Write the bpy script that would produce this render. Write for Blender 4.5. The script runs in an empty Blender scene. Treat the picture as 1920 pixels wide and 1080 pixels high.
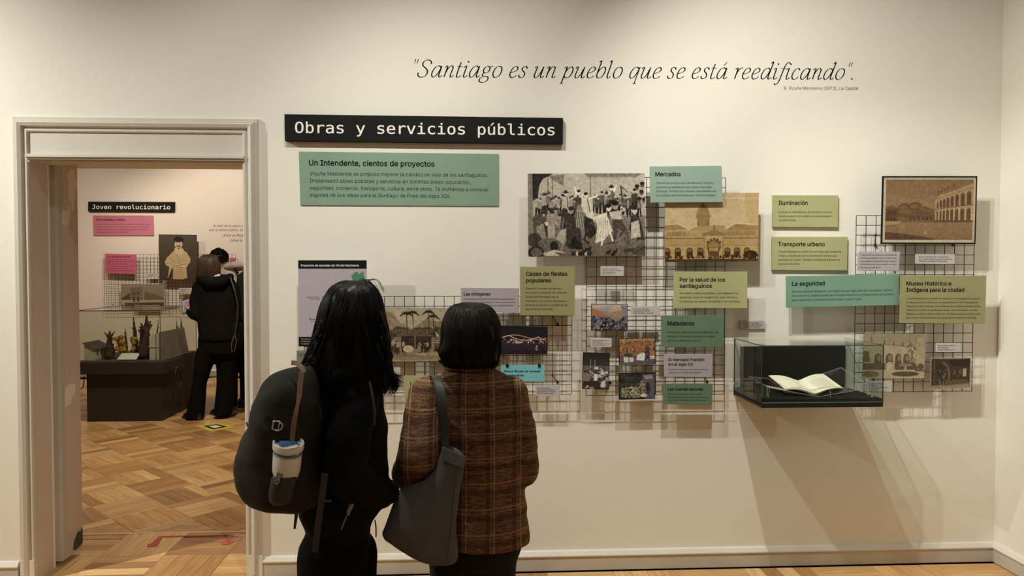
import bpy, bmesh, math, random, os
import numpy as np
from mathutils import Vector, Matrix, noise as mn
random.seed(7)
rng = np.random.default_rng(7)
sc = bpy.context.scene
C = sc.collection

# ------------------------------------------------------------------ camera
CAM_H, CAM_D, FPX = 1.62, 3.944, 1400.0
YAW, PITCH = math.radians(3.0), math.radians(1.56)
_fw = Vector((math.sin(YAW)*math.cos(PITCH), math.cos(YAW)*math.cos(PITCH), -math.sin(PITCH)))
_rt = Vector((math.cos(YAW), -math.sin(YAW), 0))
_up = _rt.cross(_fw)
cam_data = bpy.data.cameras.new('camera')
cam = bpy.data.objects.new('camera', cam_data)
C.objects.link(cam)
cam.matrix_world = Matrix(((_rt.x, _up.x, -_fw.x, 0), (_rt.y, _up.y, -_fw.y, -CAM_D), (_rt.z, _up.z, -_fw.z, CAM_H), (0, 0, 0, 1)))
cam_data.sensor_width = 36.0
cam_data.lens = 36.0*FPX/1920.0
cam_data.clip_start = 0.05
sc.camera = cam

# ------------------------------------------------------------------ world, light, exposure
world = bpy.data.worlds.new('world'); sc.world = world
world.use_nodes = True
world.node_tree.nodes['Background'].inputs[0].default_value = (0.9, 0.75, 0.6, 1)
world.node_tree.nodes['Background'].inputs[1].default_value = 0.02
sc.view_settings.view_transform = 'Standard'
sc.view_settings.look = 'None'
sc.view_settings.gamma = 1.0
sc.view_settings.use_curve_mapping = False
sc.view_settings.exposure = 0.0
sc.cycles.use_denoising = True
sc.cycles.max_bounces = 8
sc.cycles.diffuse_bounces = 5
sc.cycles.transparent_max_bounces = 16
sc.cycles.caustics_refractive = False
sc.cycles.caustics_reflective = False
sc.cycles.sample_clamp_indirect = 4.0

WARM = (1.0, 0.985, 0.88)
def spot(name, loc, target, watts, angle, blend, color=WARM, radius=0.025):
    l = bpy.data.lights.new(name, 'SPOT'); l.energy = watts; l.color = color
    l.spot_size = math.radians(angle); l.spot_blend = blend; l.shadow_soft_size = radius
    o = bpy.data.objects.new(name, l); C.objects.link(o)
    o.location = loc
    o.rotation_euler = (Vector(target)-Vector(loc)).to_track_quat('-Z', 'Y').to_euler()
    return o
LIGHTS = [
    ((-4.1, -1.42, 3.7), (-2.18, 0, 0.32), 570, 96.4, 1.0),
    ((-1.0, -1.42, 3.7), (-0.89, 0, 1.8), 50, 86.5, 1.0),
    ((-0.45, -1.42, 3.7), (0.68, 0, 0.0), 148, 106.2, 1.0),
    ((0.60, -1.36, 3.45), (3.35, 0, 0.52), 180, 52.1, 1.0),
    ((0.81, -1.42, 3.7), (2.42, 0, 0.85), 188, 101.1, 1.0),
]
for a_ in LIGHTS:
    spot('track_spot_light', *a_)
PINK = (1.0, 0.90, 0.72)
ROOM2 = [
    ((-3.7, 5.3, 3.55), (-3.6, 7.3, 1.6), 185, 96, 0.7),
    ((-5.3, 5.2, 3.55), (-5.3, 7.3, 1.6), 95, 90, 1.0),
    ((-2.2, 2.6, 3.6), (-2.5, 2.9, 0.0), 330, 110, 1.0),
    ((-4.4, 3.0, 3.6), (-3.6, 4.3, 0.8), 30, 80, 1.0),
]
for a_ in ROOM2:
    spot('room_spot_light', *a_, color=PINK)
fill = bpy.data.lights.new('ceiling_fill', 'AREA'); fill.energy = 20; fill.color = (1.0, 0.93, 0.84)
fill.shape = 'RECTANGLE'; fill.size = 3.5; fill.size_y = 1.0
fo = bpy.data.objects.new('ceiling_fill', fill); C.objects.link(fo); fo.location = (-0.6, -4.6, 3.78); fo.rotation_euler = (math.radians(12), 0, 0)

# ------------------------------------------------------------------ placement helpers
def ray(px, py):
    return _fw*FPX + _rt*(px-960) - _up*(py-540)
def at(px, py, Y=0.0):
    """world point where the sight line of a photograph pixel meets the plane y=Y"""
    d = ray(px, py); t = (Y+CAM_D)/d.y
    return Vector((d.x*t, Y, CAM_H+d.z*t))
def onfloor(px, py, z=0.0):
    d = ray(px, py); t = (z-CAM_H)/d.z
    return Vector((d.x*t, -CAM_D+d.y*t, z))
def lin(c):
    c = c/255.0
    return c/12.92 if c <= 0.04045 else ((c+0.055)/1.055)**2.4
WK = (1.14, 1.20, 1.38)
def A(r, g, b, k=1.0):
    """albedo of a surface seen as r,g,b under the room's warm light"""
    return (min(.9, lin(r)*WK[0]*k), min(.9, lin(g)*WK[1]*k), min(.9, lin(b)*WK[2]*k))

# ------------------------------------------------------------------ materials
def new_mat(name):
    m = bpy.data.materials.new(name); m.use_nodes = True
    nt = m.node_tree; b = nt.nodes['Principled BSDF']
    return m, nt, b
_mc = {}
def mat(name, col, rough=0.6, var=0.04, scale=8.0, bump=0.0, bscale=60.0, metal=0.0, spec=0.5, sheen=0.0):
    if name in _mc: return _mc[name]
    m, nt, b = new_mat(name)
    L = nt.links.new
    tc = nt.nodes.new('ShaderNodeTexCoord')
    n = nt.nodes.new('ShaderNodeTexNoise'); n.inputs['Scale'].default_value = scale; n.inputs['Detail'].default_value = 4
    L(tc.outputs['Object'], n.inputs['Vector'])
    r = nt.nodes.new('ShaderNodeValToRGB')
    r.color_ramp.elements[0].position = 0.3; r.color_ramp.elements[1].position = 0.7
    r.color_ramp.elements[0].color = tuple(max(0, c*(1-var)) for c in col)+(1,)
    r.color_ramp.elements[1].color = tuple(min(1, c*(1+var)) for c in col)+(1,)
    L(n.outputs['Fac'], r.inputs['Fac']); L(r.outputs['Color'], b.inputs['Base Color'])
    b.inputs['Roughness'].default_value = rough; b.inputs['Metallic'].default_value = metal
    b.inputs['Specular IOR Level'].default_value = spec
    if sheen: b.inputs['Sheen Weight'].default_value = sheen
    if bump:
        n2 = nt.nodes.new('ShaderNodeTexNoise'); n2.inputs['Scale'].default_value = bscale; n2.inputs['Detail'].default_value = 5
        L(tc.outputs['Object'], n2.inputs['Vector'])
        bp = nt.nodes.new('ShaderNodeBump'); bp.inputs['Strength'].default_value = bump; bp.inputs['Distance'].default_value = 0.01
        L(n2.outputs['Fac'], bp.inputs['Height']); L(bp.outputs['Normal'], b.inputs['Normal'])
    _mc[name] = m
    return m
def glass_mat(name, tint=(0.93, 0.97, 0.94), refl=1.0):
    """thin pane: clear body with a real fresnel reflection"""
    m, nt, b = new_mat(name); L = nt.links.new
    nt.nodes.remove(b); out = nt.nodes['Material Output']
    tr = nt.nodes.new('ShaderNodeBsdfTransparent'); tr.inputs[0].default_value = tint+(1,)
    gl = nt.nodes.new('ShaderNodeBsdfGlossy'); gl.inputs['Roughness'].default_value = 0.01; gl.inputs[0].default_value = (refl, refl, refl, 1)
    fr = nt.nodes.new('ShaderNodeFresnel')
    ge = nt.nodes.new('ShaderNodeNewGeometry'); mm = nt.nodes.new('ShaderNodeMath'); mm.operation = 'MULTIPLY_ADD'
    mm.inputs[1].default_value = 1/1.5-1.5; mm.inputs[2].default_value = 1.5      # the same reflection from either side of the sheet
    L(ge.outputs['Backfacing'], mm.inputs[0]); L(mm.outputs[0], fr.inputs[0])
    mx = nt.nodes.new('ShaderNodeMixShader')
    L(fr.outputs[0], mx.inputs[0]); L(tr.outputs[0], mx.inputs[1]); L(gl.outputs[0], mx.inputs[2])
    L(mx.outputs[0], out.inputs['Surface'])
    return m
WALL = mat('plaster_paint', (0.80, 0.775, 0.70), 0.75, var=0.02, scale=1.3, bump=0.12, bscale=25)
WALL2 = mat('plaster_paint_pink', (0.80, 0.71, 0.64), 0.75, var=0.025, scale=1.1, bump=0.08, bscale=25)
CEIL = mat('ceiling_paint', (0.36, 0.33, 0.29), 0.85)
WALLB = mat('rear_wall_paint', (0.28, 0.24, 0.19), 0.85)
TRIM = mat('trim_paint', (0.60, 0.56, 0.50), 0.5, var=0.04, scale=5, bump=0.08, bscale=40)
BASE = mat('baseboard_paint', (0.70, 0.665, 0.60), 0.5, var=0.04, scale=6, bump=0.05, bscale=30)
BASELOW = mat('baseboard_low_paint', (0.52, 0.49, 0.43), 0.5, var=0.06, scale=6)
BLACK = mat('black_lacquer', (0.012, 0.013, 0.013), 0.45, spec=.25)
DARK = mat('dark_gap', (0.03, 0.025, 0.02), 0.9)

# ------------------------------------------------------------------ mesh helpers
def link(name, me, m=None, parent=None, label=None, cat=None, group=None, kind=None, smooth=False):
    o = bpy.data.objects.new(name, me); C.objects.link(o)
    if m is not None and me is not None and len(me.materials) == 0:
        for x in (m if isinstance(m, (list, tuple)) else [m]): me.materials.append(x)
    if parent is not None: o.parent = parent; o.matrix_parent_inverse = parent.matrix_basis.inverted()
    if label: o['label'] = label
    if cat: o['category'] = cat
    if group: o['group'] = group
    if kind: o['kind'] = kind
    if smooth and me is not None:
        me.polygons.foreach_set('use_smooth', [True]*len(me.polygons))
    return o
def thing(name, loc, label=None, cat=None, group=None, kind=None):
    o = link(name, None, None, None, label, cat, group, kind)
    o.location = loc; o.empty_display_size = 0.05
    return o
def mesh_from(name, vs, fs):
    me = bpy.data.meshes.new(name); me.from_pydata([tuple(v) for v in vs], [], fs); me.update()
    return me
class MB:
    """collects simple solids into one mesh"""
    def __init__(s): s.v = []; s.f = []; s.mi = []
    def hexa(s, p, mi=0):
        """p: 4 points of one face, 4 of the opposite face"""
        n = len(s.v); s.v += [tuple(q) for q in p]
        for f in ((0, 1, 2, 3), (7, 6, 5, 4), (0, 4, 5, 1), (1, 5, 6, 2), (2, 6, 7, 3), (3, 7, 4, 0)):
            s.f.append(tuple(n+i for i in f)); s.mi.append(mi)
        return s
    def box(s, x0, x1, y0, y1, z0, z1, mi=0):
        return s.hexa([(x0, y0, z0), (x0, y0, z1), (x1, y0, z1), (x1, y0, z0), (x0, y1, z0), (x0, y1, z1), (x1, y1, z1), (x1, y1, z0)], mi)
    def tube(s, pts, r, n=6, mi=0, closed=False, flat=1.0):
        pts = [Vector(p) for p in pts]; k = len(pts)
        rr = r if isinstance(r, (list, tuple)) else [r]*k
        base = len(s.v); ref = Vector((0.13, 0.2, 0.97)); prevx = None
        for i, p in enumerate(pts):
            a = pts[(i-1) % k] if (closed or i > 0) else p
            b = pts[(i+1) % k] if (closed or i < k-1) else p
            t = (b-a); t = t.normalized() if t.length > 1e-9 else Vector((0, 0, 1))
            if prevx is None:
                x = t.cross(ref)
                if x.length < 1e-4: x = t.cross(Vector((1, 0, 0)))
            else: x = prevx - t*prevx.dot(t)
            if x.length < 1e-6: x = t.orthogonal()
            x.normalize(); y = t.cross(x); prevx = x
            for j in range(n):
                an = 2*math.pi*j/n
                s.v.append(tuple(p + (x*math.cos(an) + y*math.sin(an)*flat)*rr[i]))
        segs = k if closed else k-1
        for i in range(segs):
            for j in range(n):
                a = base+i*n+j; b = base+i*n+(j+1) % n
                c = base+((i+1) % k)*n+(j+1) % n; d = base+((i+1) % k)*n+j
                s.f.append((a, b, c, d)); s.mi.append(mi)
        if not closed:
            s.f.append(tuple(base+j for j in range(n-1, -1, -1))); s.mi.append(mi)
            s.f.append(tuple(base+(k-1)*n+j for j in range(n))); s.mi.append(mi)
        return s
    def lathe(s, prof, n=24, M=Matrix(), mi=0):
        base = len(s.v)
        for (r, z) in prof:
            for j in range(n):
                an = 2*math.pi*j/n
                s.v.append(tuple(M @ Vector((r*math.cos(an), r*math.sin(an), z))))
        for i in range(len(prof)-1):
            for j in range(n):
                s.f.append((base+i*n+j, base+i*n+(j+1) % n, base+(i+1)*n+(j+1) % n, base+(i+1)*n+j)); s.mi.append(mi)
        s.f.append(tuple(base+j for j in range(n-1, -1, -1))); s.mi.append(mi)
        s.f.append(tuple(base+(len(prof)-1)*n+j for j in range(n))); s.mi.append(mi)
        return s
    def rings(s, rs, n=28, mi=0):
        """rs: list of (Vector centre, rx, ry[, yaw]) horizontal rings, top to bottom"""
        base = len(s.v)
        for r in rs:
            c, rx, ry = r[0], r[1], r[2]; yw = r[3] if len(r) > 3 else 0
            for j in range(n):
                an = 2*math.pi*j/n
                x, y = rx*math.cos(an), ry*math.sin(an)
                s.v.append((c[0]+x*math.cos(yw)-y*math.sin(yw), c[1]+x*math.sin(yw)+y*math.cos(yw), c[2]))
        for i in range(len(rs)-1):
            for j in range(n):
                s.f.append((base+i*n+j, base+(i+1)*n+j, base+(i+1)*n+(j+1) % n, base+i*n+(j+1) % n)); s.mi.append(mi)
        s.f.append(tuple(base+j for j in range(n))); s.mi.append(mi)
        s.f.append(tuple(base+(len(rs)-1)*n+j for j in range(n-1, -1, -1))); s.mi.append(mi)
        return s
    def ball(s, c, r, seg=14, rings_=9, M=None, mi=0):
        c = Vector(c); r = Vector(r) if not isinstance(r, (int, float)) else Vector((r, r, r))
        base = len(s.v)
        def put(x, y, z):
            v = Vector((x*r.x, y*r.y, z*r.z))
            if M is not None: v = M @ v
            s.v.append(tuple(c+v))
        put(0, 0, 1)
        for i in range(1, rings_):
            ph = math.pi*i/rings_
            for j in range(seg):
                th = 2*math.pi*j/seg
                put(math.sin(ph)*math.cos(th), math.sin(ph)*math.sin(th), math.cos(ph))
        put(0, 0, -1); last = len(s.v)-1
        for j in range(seg):
            s.f.append((base, base+1+j, base+1+(j+1) % seg)); s.mi.append(mi)
            a = base+1+(rings_-2)*seg
            s.f.append((last, a+(j+1) % seg, a+j)); s.mi.append(mi)
        for i in range(rings_-2):
            for j in range(seg):
                a = base+1+i*seg
                s.f.append((a+j, a+seg+j, a+seg+(j+1) % seg, a+(j+1) % seg)); s.mi.append(mi)
        return s
    def limb(s, pts, rad, n=14):
        """closed tapering limb with round joints"""
        pts = [Vector(p) for p in pts]
        for p, r in zip(pts, rad): s.ball(p, r*0.995, 12, 8)
        for i in range(len(pts)-1):
            s.tube([pts[i], pts[i+1]], [rad[i], rad[i+1]], n)
        return s
    def mesh(s, name):
        me = bpy.data.meshes.new(name); me.from_pydata(s.v, [], s.f)
        if any(s.mi): me.polygons.foreach_set('material_index', s.mi)
        me.update()
        bm = bmesh.new(); bm.from_mesh(me); bmesh.ops.recalc_face_normals(bm, faces=bm.faces); bm.to_mesh(me); bm.free()
        return me
    def build(s, name, m=None, parent=None, smooth=False, **kw):
        return link(name, s.mesh(name), m, parent, smooth=smooth, **kw)
    def remesh(s, name, m, parent=None, voxel=0.01, smooth=4, disp=None, **kw):
        """fuses the collected solids into one continuous skin"""
        me = s.mesh(name+'_src'); o = bpy.data.objects.new('src', me); C.objects.link(o)
        r = o.modifiers.new('r', 'REMESH'); r.mode = 'VOXEL'; r.voxel_size = voxel
        if smooth:
            q = o.modifiers.new('s', 'SMOOTH'); q.factor = 0.5; q.iterations = smooth
        dg = bpy.context.evaluated_depsgraph_get(); dg.update()
        res = bpy.data.meshes.new_from_object(o.evaluated_get(dg))
        bpy.data.objects.remove(o); bpy.data.meshes.remove(me)
        if disp:
            nv = len(res.vertices); res.update()
            co = [v.co.copy() for v in res.vertices]; no = [v.normal.copy() for v in res.vertices]
            for i in range(nv): res.vertices[i].co = co[i] + no[i]*disp(co[i])
            res.update()
        res.name = name; res.materials.clear()
        return link(name, res, m, parent, smooth=True, **kw)

# ------------------------------------------------------------------ the setting
XR = at(1863, 1051, 0).x          # right-hand corner
XL1 = -4.8
YB = -5.4                          # wall behind the camera
ZC = 3.85
Y2 = 7.35                          # back wall of the further room
THK = 0.68                         # thickness of the dividing wall
DX0, DX1, DZ = at(57, 305, 0).x, at(457, 320, 0).x, 2.165   # door opening
X2L, X2R = at(142, 400, Y2).x, 1.2
def struct(mb, name, m): return mb.build(name, m, kind='structure')
w = MB()
w.box(XL1, DX0, 0, .17, 0, ZC); w.box(XL1, DX0-.18, .17, THK, 0, ZC); w.box(DX0-.18, DX0, .17, THK, DZ+.05, ZC); w.box(DX1, XR+0.2, 0, THK, 0, ZC); w.box(DX0, DX1, 0, THK, DZ+0.05, ZC)
front_wall = struct(w, 'wall_front', WALL)
struct(MB().box(XR, XR+0.2, YB, 0, 0, ZC), 'wall_right', WALL)
struct(MB().box(XL1-0.2, XL1, YB, THK, 0, ZC), 'wall_left', WALL)
struct(MB().box(XL1-0.2, XR+0.2, YB-0.2, YB, 0, ZC), 'wall_behind', WALLB)
w = MB(); w.box(X2L-0.2, X2R+0.2, THK, Y2+0.2, ZC, ZC+0.1); w.box(XL1-0.2, XR+0.2, YB-0.2, THK, ZC, ZC+0.1)
struct(w, 'ceiling', CEIL)
struct(MB().box(X2L-0.2, X2R+0.2, Y2, Y2+0.2, 0, ZC), 'wall_back', WALL2)
struct(MB().box(X2L-0.2, X2L, THK, Y2, 0, ZC), 'wall_far_left', WALL2)
struct(MB().box(X2R, X2R+0.2, THK, Y2, 0, ZC), 'wall_far_right', WALL2)
struct(MB().box(X2L-.2, XL1, THK-0.1, THK, 0, ZC), 'wall_return', WALL2)

# baseboards: face, bevelled cap
def baseboard(name, pts, h=0.108, t=0.022, label=None):
    """pts: floor line of the wall; board stands to the left of the direction of travel"""
    o = thing(name, (0, 0, 0), kind='structure')
    a, b = Vector(pts[0]), Vector(pts[1]); d = (b-a).normalized(); nrm = Vector((-d.y, d.x, 0))
    def pr(prof, nm, m):
        n = len(prof); vs = []
        for p in (a, b):
            for (q, z) in prof: vs.append(p+nrm*q+Vector((0, 0, z)))
        fs = [tuple(range(n)), tuple(range(2*n-1, n-1, -1))]+[(i, n+i, n+(i+1) % n, (i+1) % n) for i in range(n)]
        me = mesh_from(nm, vs, fs); link(nm, me, m, o)
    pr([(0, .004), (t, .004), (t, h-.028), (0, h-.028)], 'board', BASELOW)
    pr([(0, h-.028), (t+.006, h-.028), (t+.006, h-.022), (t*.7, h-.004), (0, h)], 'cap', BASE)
    pr([(0, 0), (t-.004, 0), (t-.004, .004), (0, .004)], 'gap', DARK)
    return o
def bb(name, x0, y0, x1, y1): return baseboard(name, [(x0, y0, 0), (x1, y1, 0)])
bb('baseboard_front', XR, 0, DX1+0.085, 0)
bb('baseboard_front.001', DX0-0.085, 0, XL1, 0)
bb('baseboard_right', XR, YB, XR, 0)
bb('baseboard_back', X2R, Y2, X2L, Y2)
bb('baseboard_far_left', X2L, Y2, X2L, THK)

# ------------------------------------------------------------------ door surround
def quad_sweep(name, path, prof, m, parent, inward):
    """mitred moulding: path in the wall plane (x,z), prof (distance outward, protrusion)"""
    n = len(prof); vs = []; k = len(path)
    for i, p in enumerate(path):
        p = Vector((p[0], p[1]))
        ds = []
        if i > 0: ds.append((p-Vector(path[i-1])).normalized())
        if i < k-1: ds.append((Vector(path[i+1])-p).normalized())
        ns = [Vector((-d.y, d.x)) for d in ds]
        if len(ns) == 1: off = ns[0]
        else:
            bis = (ns[0]+ns[1]).normalized(); off = bis/max(0.2, bis.dot(ns[0]))
        for (q, t) in prof:
            v = p+off*q*inward
            vs.append((v.x, -t, v.y))
    fs = []
    for i in range(k-1):
        for j in range(n):
            fs.append((i*n+j, i*n+(j+1) % n, (i+1)*n+(j+1) % n, (i+1)*n+j))
    fs.append(tuple(range(n))); fs.append(tuple(range((k-1)*n+n-1, (k-1)*n-1, -1)))
    me = mesh_from(name, vs, fs)
    bm = bmesh.new(); bm.from_mesh(me); bmesh.ops.recalc_face_normals(bm, faces=bm.faces); bm.to_mesh(me); bm.free()
    return link(name, me, m, parent)
door = thing('door_1', ((DX0+DX1)/2, 0, 0), kind='structure')
ZT = at(250, 220, -0.02).z                       # top of the surround
PW = 0.078
prof = [(0, 0), (0, .018), (.006, .022), (.014, .022), (.018, .014), (.024, .014), (.03, .03), (.046, .036), (.052, .028), (.058, .028), (.061, .018), (.074, .018), (.078, .012), (.078, 0)]
quad_sweep('casing', [(DX0, 0.02), (DX0, ZT-PW), (DX1, ZT-PW), (DX1, 0.02)], prof, TRIM, door, 1)
MB().box(DX0, DX1, -.012, 0.0, DZ+.005, ZT-PW+.004).build('header_board', TRIM, door)
h_ = MB()
for (a, b, t) in ((0.0, .012, .020), (.012, .022, .034), (.022, .034, .042), (.034, .040, .024)):
    h_.box(DX0-.004, DX1+.012, -t, 0, DZ-.008+a, DZ-.008+b)
h_.build('header_moulding', TRIM, door)
PB = MB()
PB.box(DX0-.072, DX0-.002, -.026, 0, 0, .118)
PB.build('plinth_block', BASE, door)
MB().box(DX1+.002, DX1+.084, -.026, 0, 0, .118).build('plinth_block', BASE, door)
JB = mat('jamb_paint', (0.60, 0.52, 0.46), 0.55, var=0.05, scale=3, bump=0.06, bscale=30)
LEAF = mat('leaf_paint', (0.47, 0.45, 0.41), 0.5, var=0.06, scale=4, bump=0.1, bscale=25)
MB().box(DX0-.012, DX0+.002, 0.0, .145, 0.0, DZ).build('jamb', JB, door)
MB().box(DX1-.002, DX1+.012, 0.0, .145, 0.0, DZ).build('jamb', JB, door)
MB().box(DX0, DX1, 0.0, .145, DZ-.002, DZ+.03).build('jamb', JB, door)
MB().box(DX0-.02, DX0-.004, .145, .168, 0.02, DZ).build('gap', DARK, door)
# patched reveal beyond the leaf
def patch_mat():
    m, nt, b = new_mat('patched_plaster'); L = nt.links.new
    tc = nt.nodes.new('ShaderNodeTexCoord')
    n = nt.nodes.new('ShaderNodeTexNoise'); n.inputs['Scale'].default_value = 2.6; n.inputs['Detail'].default_value = 3; n.inputs['Distortion'].default_value = .6
    L(tc.outputs['Object'], n.inputs['Vector'])
    r = nt.nodes.new('ShaderNodeValToRGB')
    r.color_ramp.elements[0].position = .60; r.color_ramp.elements[1].position = .615
    r.color_ramp.elements[0].color = (.56, .46, .39, 1); r.color_ramp.elements[1].color = (.74, .66, .58, 1)
    L(n.outputs['Fac'], r.inputs['Fac']); L(r.outputs['Color'], b.inputs['Base Color'])
    b.inputs['Roughness'].default_value = .75
    return m
PATCH = patch_mat()
# thick open door leaf with a chipped foot
def leaf():
    o = thing('door_2', (DX0, .17, 0), kind='structure')
    x0, x1, y0, y1, zb, zt = DX0-.022, DX0+.036, .168, .375, .035, DZ+.028
    prof = []
    for i in range(7):
        a = math.pi/2*i/6; prof.append((x1-.016+.016*math.sin(a), y0+.016-.016*math.cos(a)))
    pl = [(x0, y0)]+prof+[(x1, y1), (x0, y1)]
    n = len(pl)
    zs = [zb, .26, zt]
    vs = []
    for k, z in enumerate(zs):
        for i, (x, y) in enumerate(pl):
            zz = z
            if k == 0 and i in (n-2, n-1): zz = zb+.0
            vs.append((x, y, zz))
    fs = [tuple(range(n-1, -1, -1)), tuple(range(2*n, 3*n))]
    for k in range(2):
        for i in range(n): fs.append((k*n+i, k*n+(i+1) % n, (k+1)*n+(i+1) % n, (k+1)*n+i))
    link('leaf', mesh_from('leaf', vs, fs), LEAF, o)
    MB().box(x1, x1+.002, y0+.05, y1, .16, zt-.004).build('patched_face', PATCH, o)
    # torn, dark broken corner with splintered rim
    pts = [(y1+.001, .15), (y1-.03, .13), (y1-.045, .145), (y1-.09, .10), (y1-.10, .055), (y1-.065, .045), (y1+.001, .06)]
    vs = [(x1-.01, y, z) for y, z in pts]+[(x1+.0015, y, z) for y, z in pts]; k = len(pts)
    link('broken_corner', mesh_from('chip', vs, [tuple(range(k-1, -1, -1)), tuple(range(k, 2*k))]+[(i, (i+1) % k, k+(i+1) % k, k+i) for i in range(k)]),
         mat('splintered_wood', (.06, .05, .04), .9, var=.5, scale=60), o)
    for (y, z, l) in ((y0+.13, .62, .05),):
        MB().tube([(x1+.0005, y, z), (x1+.0005, y+l, z+.035)], .0016, 5).build('scratch', DARK, o)
leaf()

# ------------------------------------------------------------------ parquet floor
def wood_mat(name, source):
    m, nt, b = new_mat(name); L = nt.links.new
    if source == 'object':
        oi = nt.nodes.new('ShaderNodeObjectInfo'); tint = oi.outputs['Color']; rnd = oi.outputs['Random']
    else:
        at_ = nt.nodes.new('ShaderNodeVertexColor'); at_.layer_name = 'tint'; tint = at_.outputs['Color']; rnd = None
    pa = nt.nodes.new('ShaderNodeAttribute'); pa.attribute_name = 'grain'
    mp = nt.nodes.new('ShaderNodeMapping'); mp.inputs['Scale'].default_value = (3.0, 38.0, 3.0)
    L(pa.outputs['Vector'], mp.inputs['Vector'])
    if rnd:
        cx = nt.nodes.new('ShaderNodeCombineXYZ'); mu = nt.nodes.new('ShaderNodeMath'); mu.operation = 'MULTIPLY'; mu.inputs[1].default_value = 40
        L(rnd, mu.inputs[0]); L(mu.outputs[0], cx.inputs[0]); L(mu.outputs[0], cx.inputs[2]); L(cx.outputs[0], mp.inputs['Location'])
    n = nt.nodes.new('ShaderNodeTexNoise'); n.inputs['Scale'].default_value = 1.6; n.inputs['Detail'].default_value = 6; n.inputs['Distortion'].default_value = .4
    L(mp.outputs[0], n.inputs['Vector'])
    r = nt.nodes.new('ShaderNodeValToRGB'); r.color_ramp.elements[0].position = .3; r.color_ramp.elements[1].position = .72
    r.color_ramp.elements[0].color = (.74, .68, .60, 1); r.color_ramp.elements[1].color = (1.12, 1.12, 1.10, 1)
    L(n.outputs['Fac'], r.inputs['Fac'])
    mx = nt.nodes.new('ShaderNodeMix'); mx.data_type = 'RGBA'; mx.blend_type = 'MULTIPLY'; mx.inputs[0].default_value = 1
    L(tint, mx.inputs[6]); L(r.outputs['Color'], mx.inputs[7]); L(mx.outputs[2], b.inputs['Base Color'])
    b.inputs['Roughness'].default_value = .34
    bp = nt.nodes.new('ShaderNodeBump'); bp.inputs['Strength'].default_value = .08; bp.inputs['Distance'].default_value = .004
    L(n.outputs['Fac'], bp.inputs['Height']); L(bp.outputs['Normal'], b.inputs['Normal'])
    return m
WOOD_O, WOOD_S = wood_mat('parquet_oak', 'object'), wood_mat('parquet_oak_joined', 'attribute')
floor = MB().box(XL1-.2, XR+.2, YB-.2, THK, -.12, -.018).box(X2L-.2, X2R+.2, THK, Y2+.2, -.12, -.018).build('floor', mat('subfloor', (.05, .03, .02), .9), kind='structure')
BLK, NP = 0.355, 4
PWD = BLK/NP
TINTS = [(t_[0]*1.3, t_[1]*1.42, t_[2]*1.42) for t_ in [(.50, .27, .115), (.44, .225, .09), (.56, .32, .15), (.36, .175, .07), (.60, .36, .175), (.30, .145, .065), (.47, .25, .11), (.53, .30, .13)]]
planks = []   # x, y, angle, tint
def basket(x0, y0, ang, test, nx, ny):
    ca, sa = math.cos(ang), math.sin(ang)
    for i in range(-nx, nx):
        for j in range(-ny, ny):
            o = (i+j) % 2
            base = random.choice(TINTS)
            for k in range(NP):
                u = (i+.5)*BLK; v = (j+.5)*BLK; d = (k+.5)*PWD-BLK/2
                if o: v += d
                else: u += d
                x = x0+u*ca-v*sa; y = y0+u*sa+v*ca
                if test(x, y):
                    t = base if random.random() < .6 else random.choice(TINTS)
                    f = random.uniform(.88, 1.12)
                    planks.append((x, y, ang+(0 if o else math.pi/2), tuple(c*f for c in t)))
O1 = onfloor(187, 1043)
basket(O1.x, O1.y, 0, lambda x, y: XL1 < x < XR and YB < y < .62 and (y < -.03 or DX0-.25 < x < DX1-.05 and y > .2 or DX0+.1 < x < DX1-.05 or (y < .3 and DX0 < x < DX1)), 22, 18)
O2 = onfloor(247, 999)
basket(O2.x, O2.y+.02, math.radians(45), lambda x, y: X2L+.1 < x < X2R-.1 and THK+.1 < y < Y2-.1, 22, 22)
def visible(p):
    d = Vector((p[0], p[1]+CAM_D, -CAM_H))
    z = d.dot(_fw)
    if z < .5: return 0
    px, py = 960+FPX*d.dot(_rt)/z, 540-FPX*d.dot(_up)/z
    if not (-30 < px < 1950 and 400 < py < 1110): return 0
    if p[1] > 0:
        t = CAM_D/(p[1]+CAM_D); xw = p[0]*t
        if not (DX0-.1 < xw < DX1+.1): return 0
        if -4.2 < p[0] < -3.25 and 3.9 < p[1] < 4.9: return 0
    elif py > 1110: return 0
    return 1/(z*z)
planks.sort(key=lambda p: -visible(p))
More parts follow.
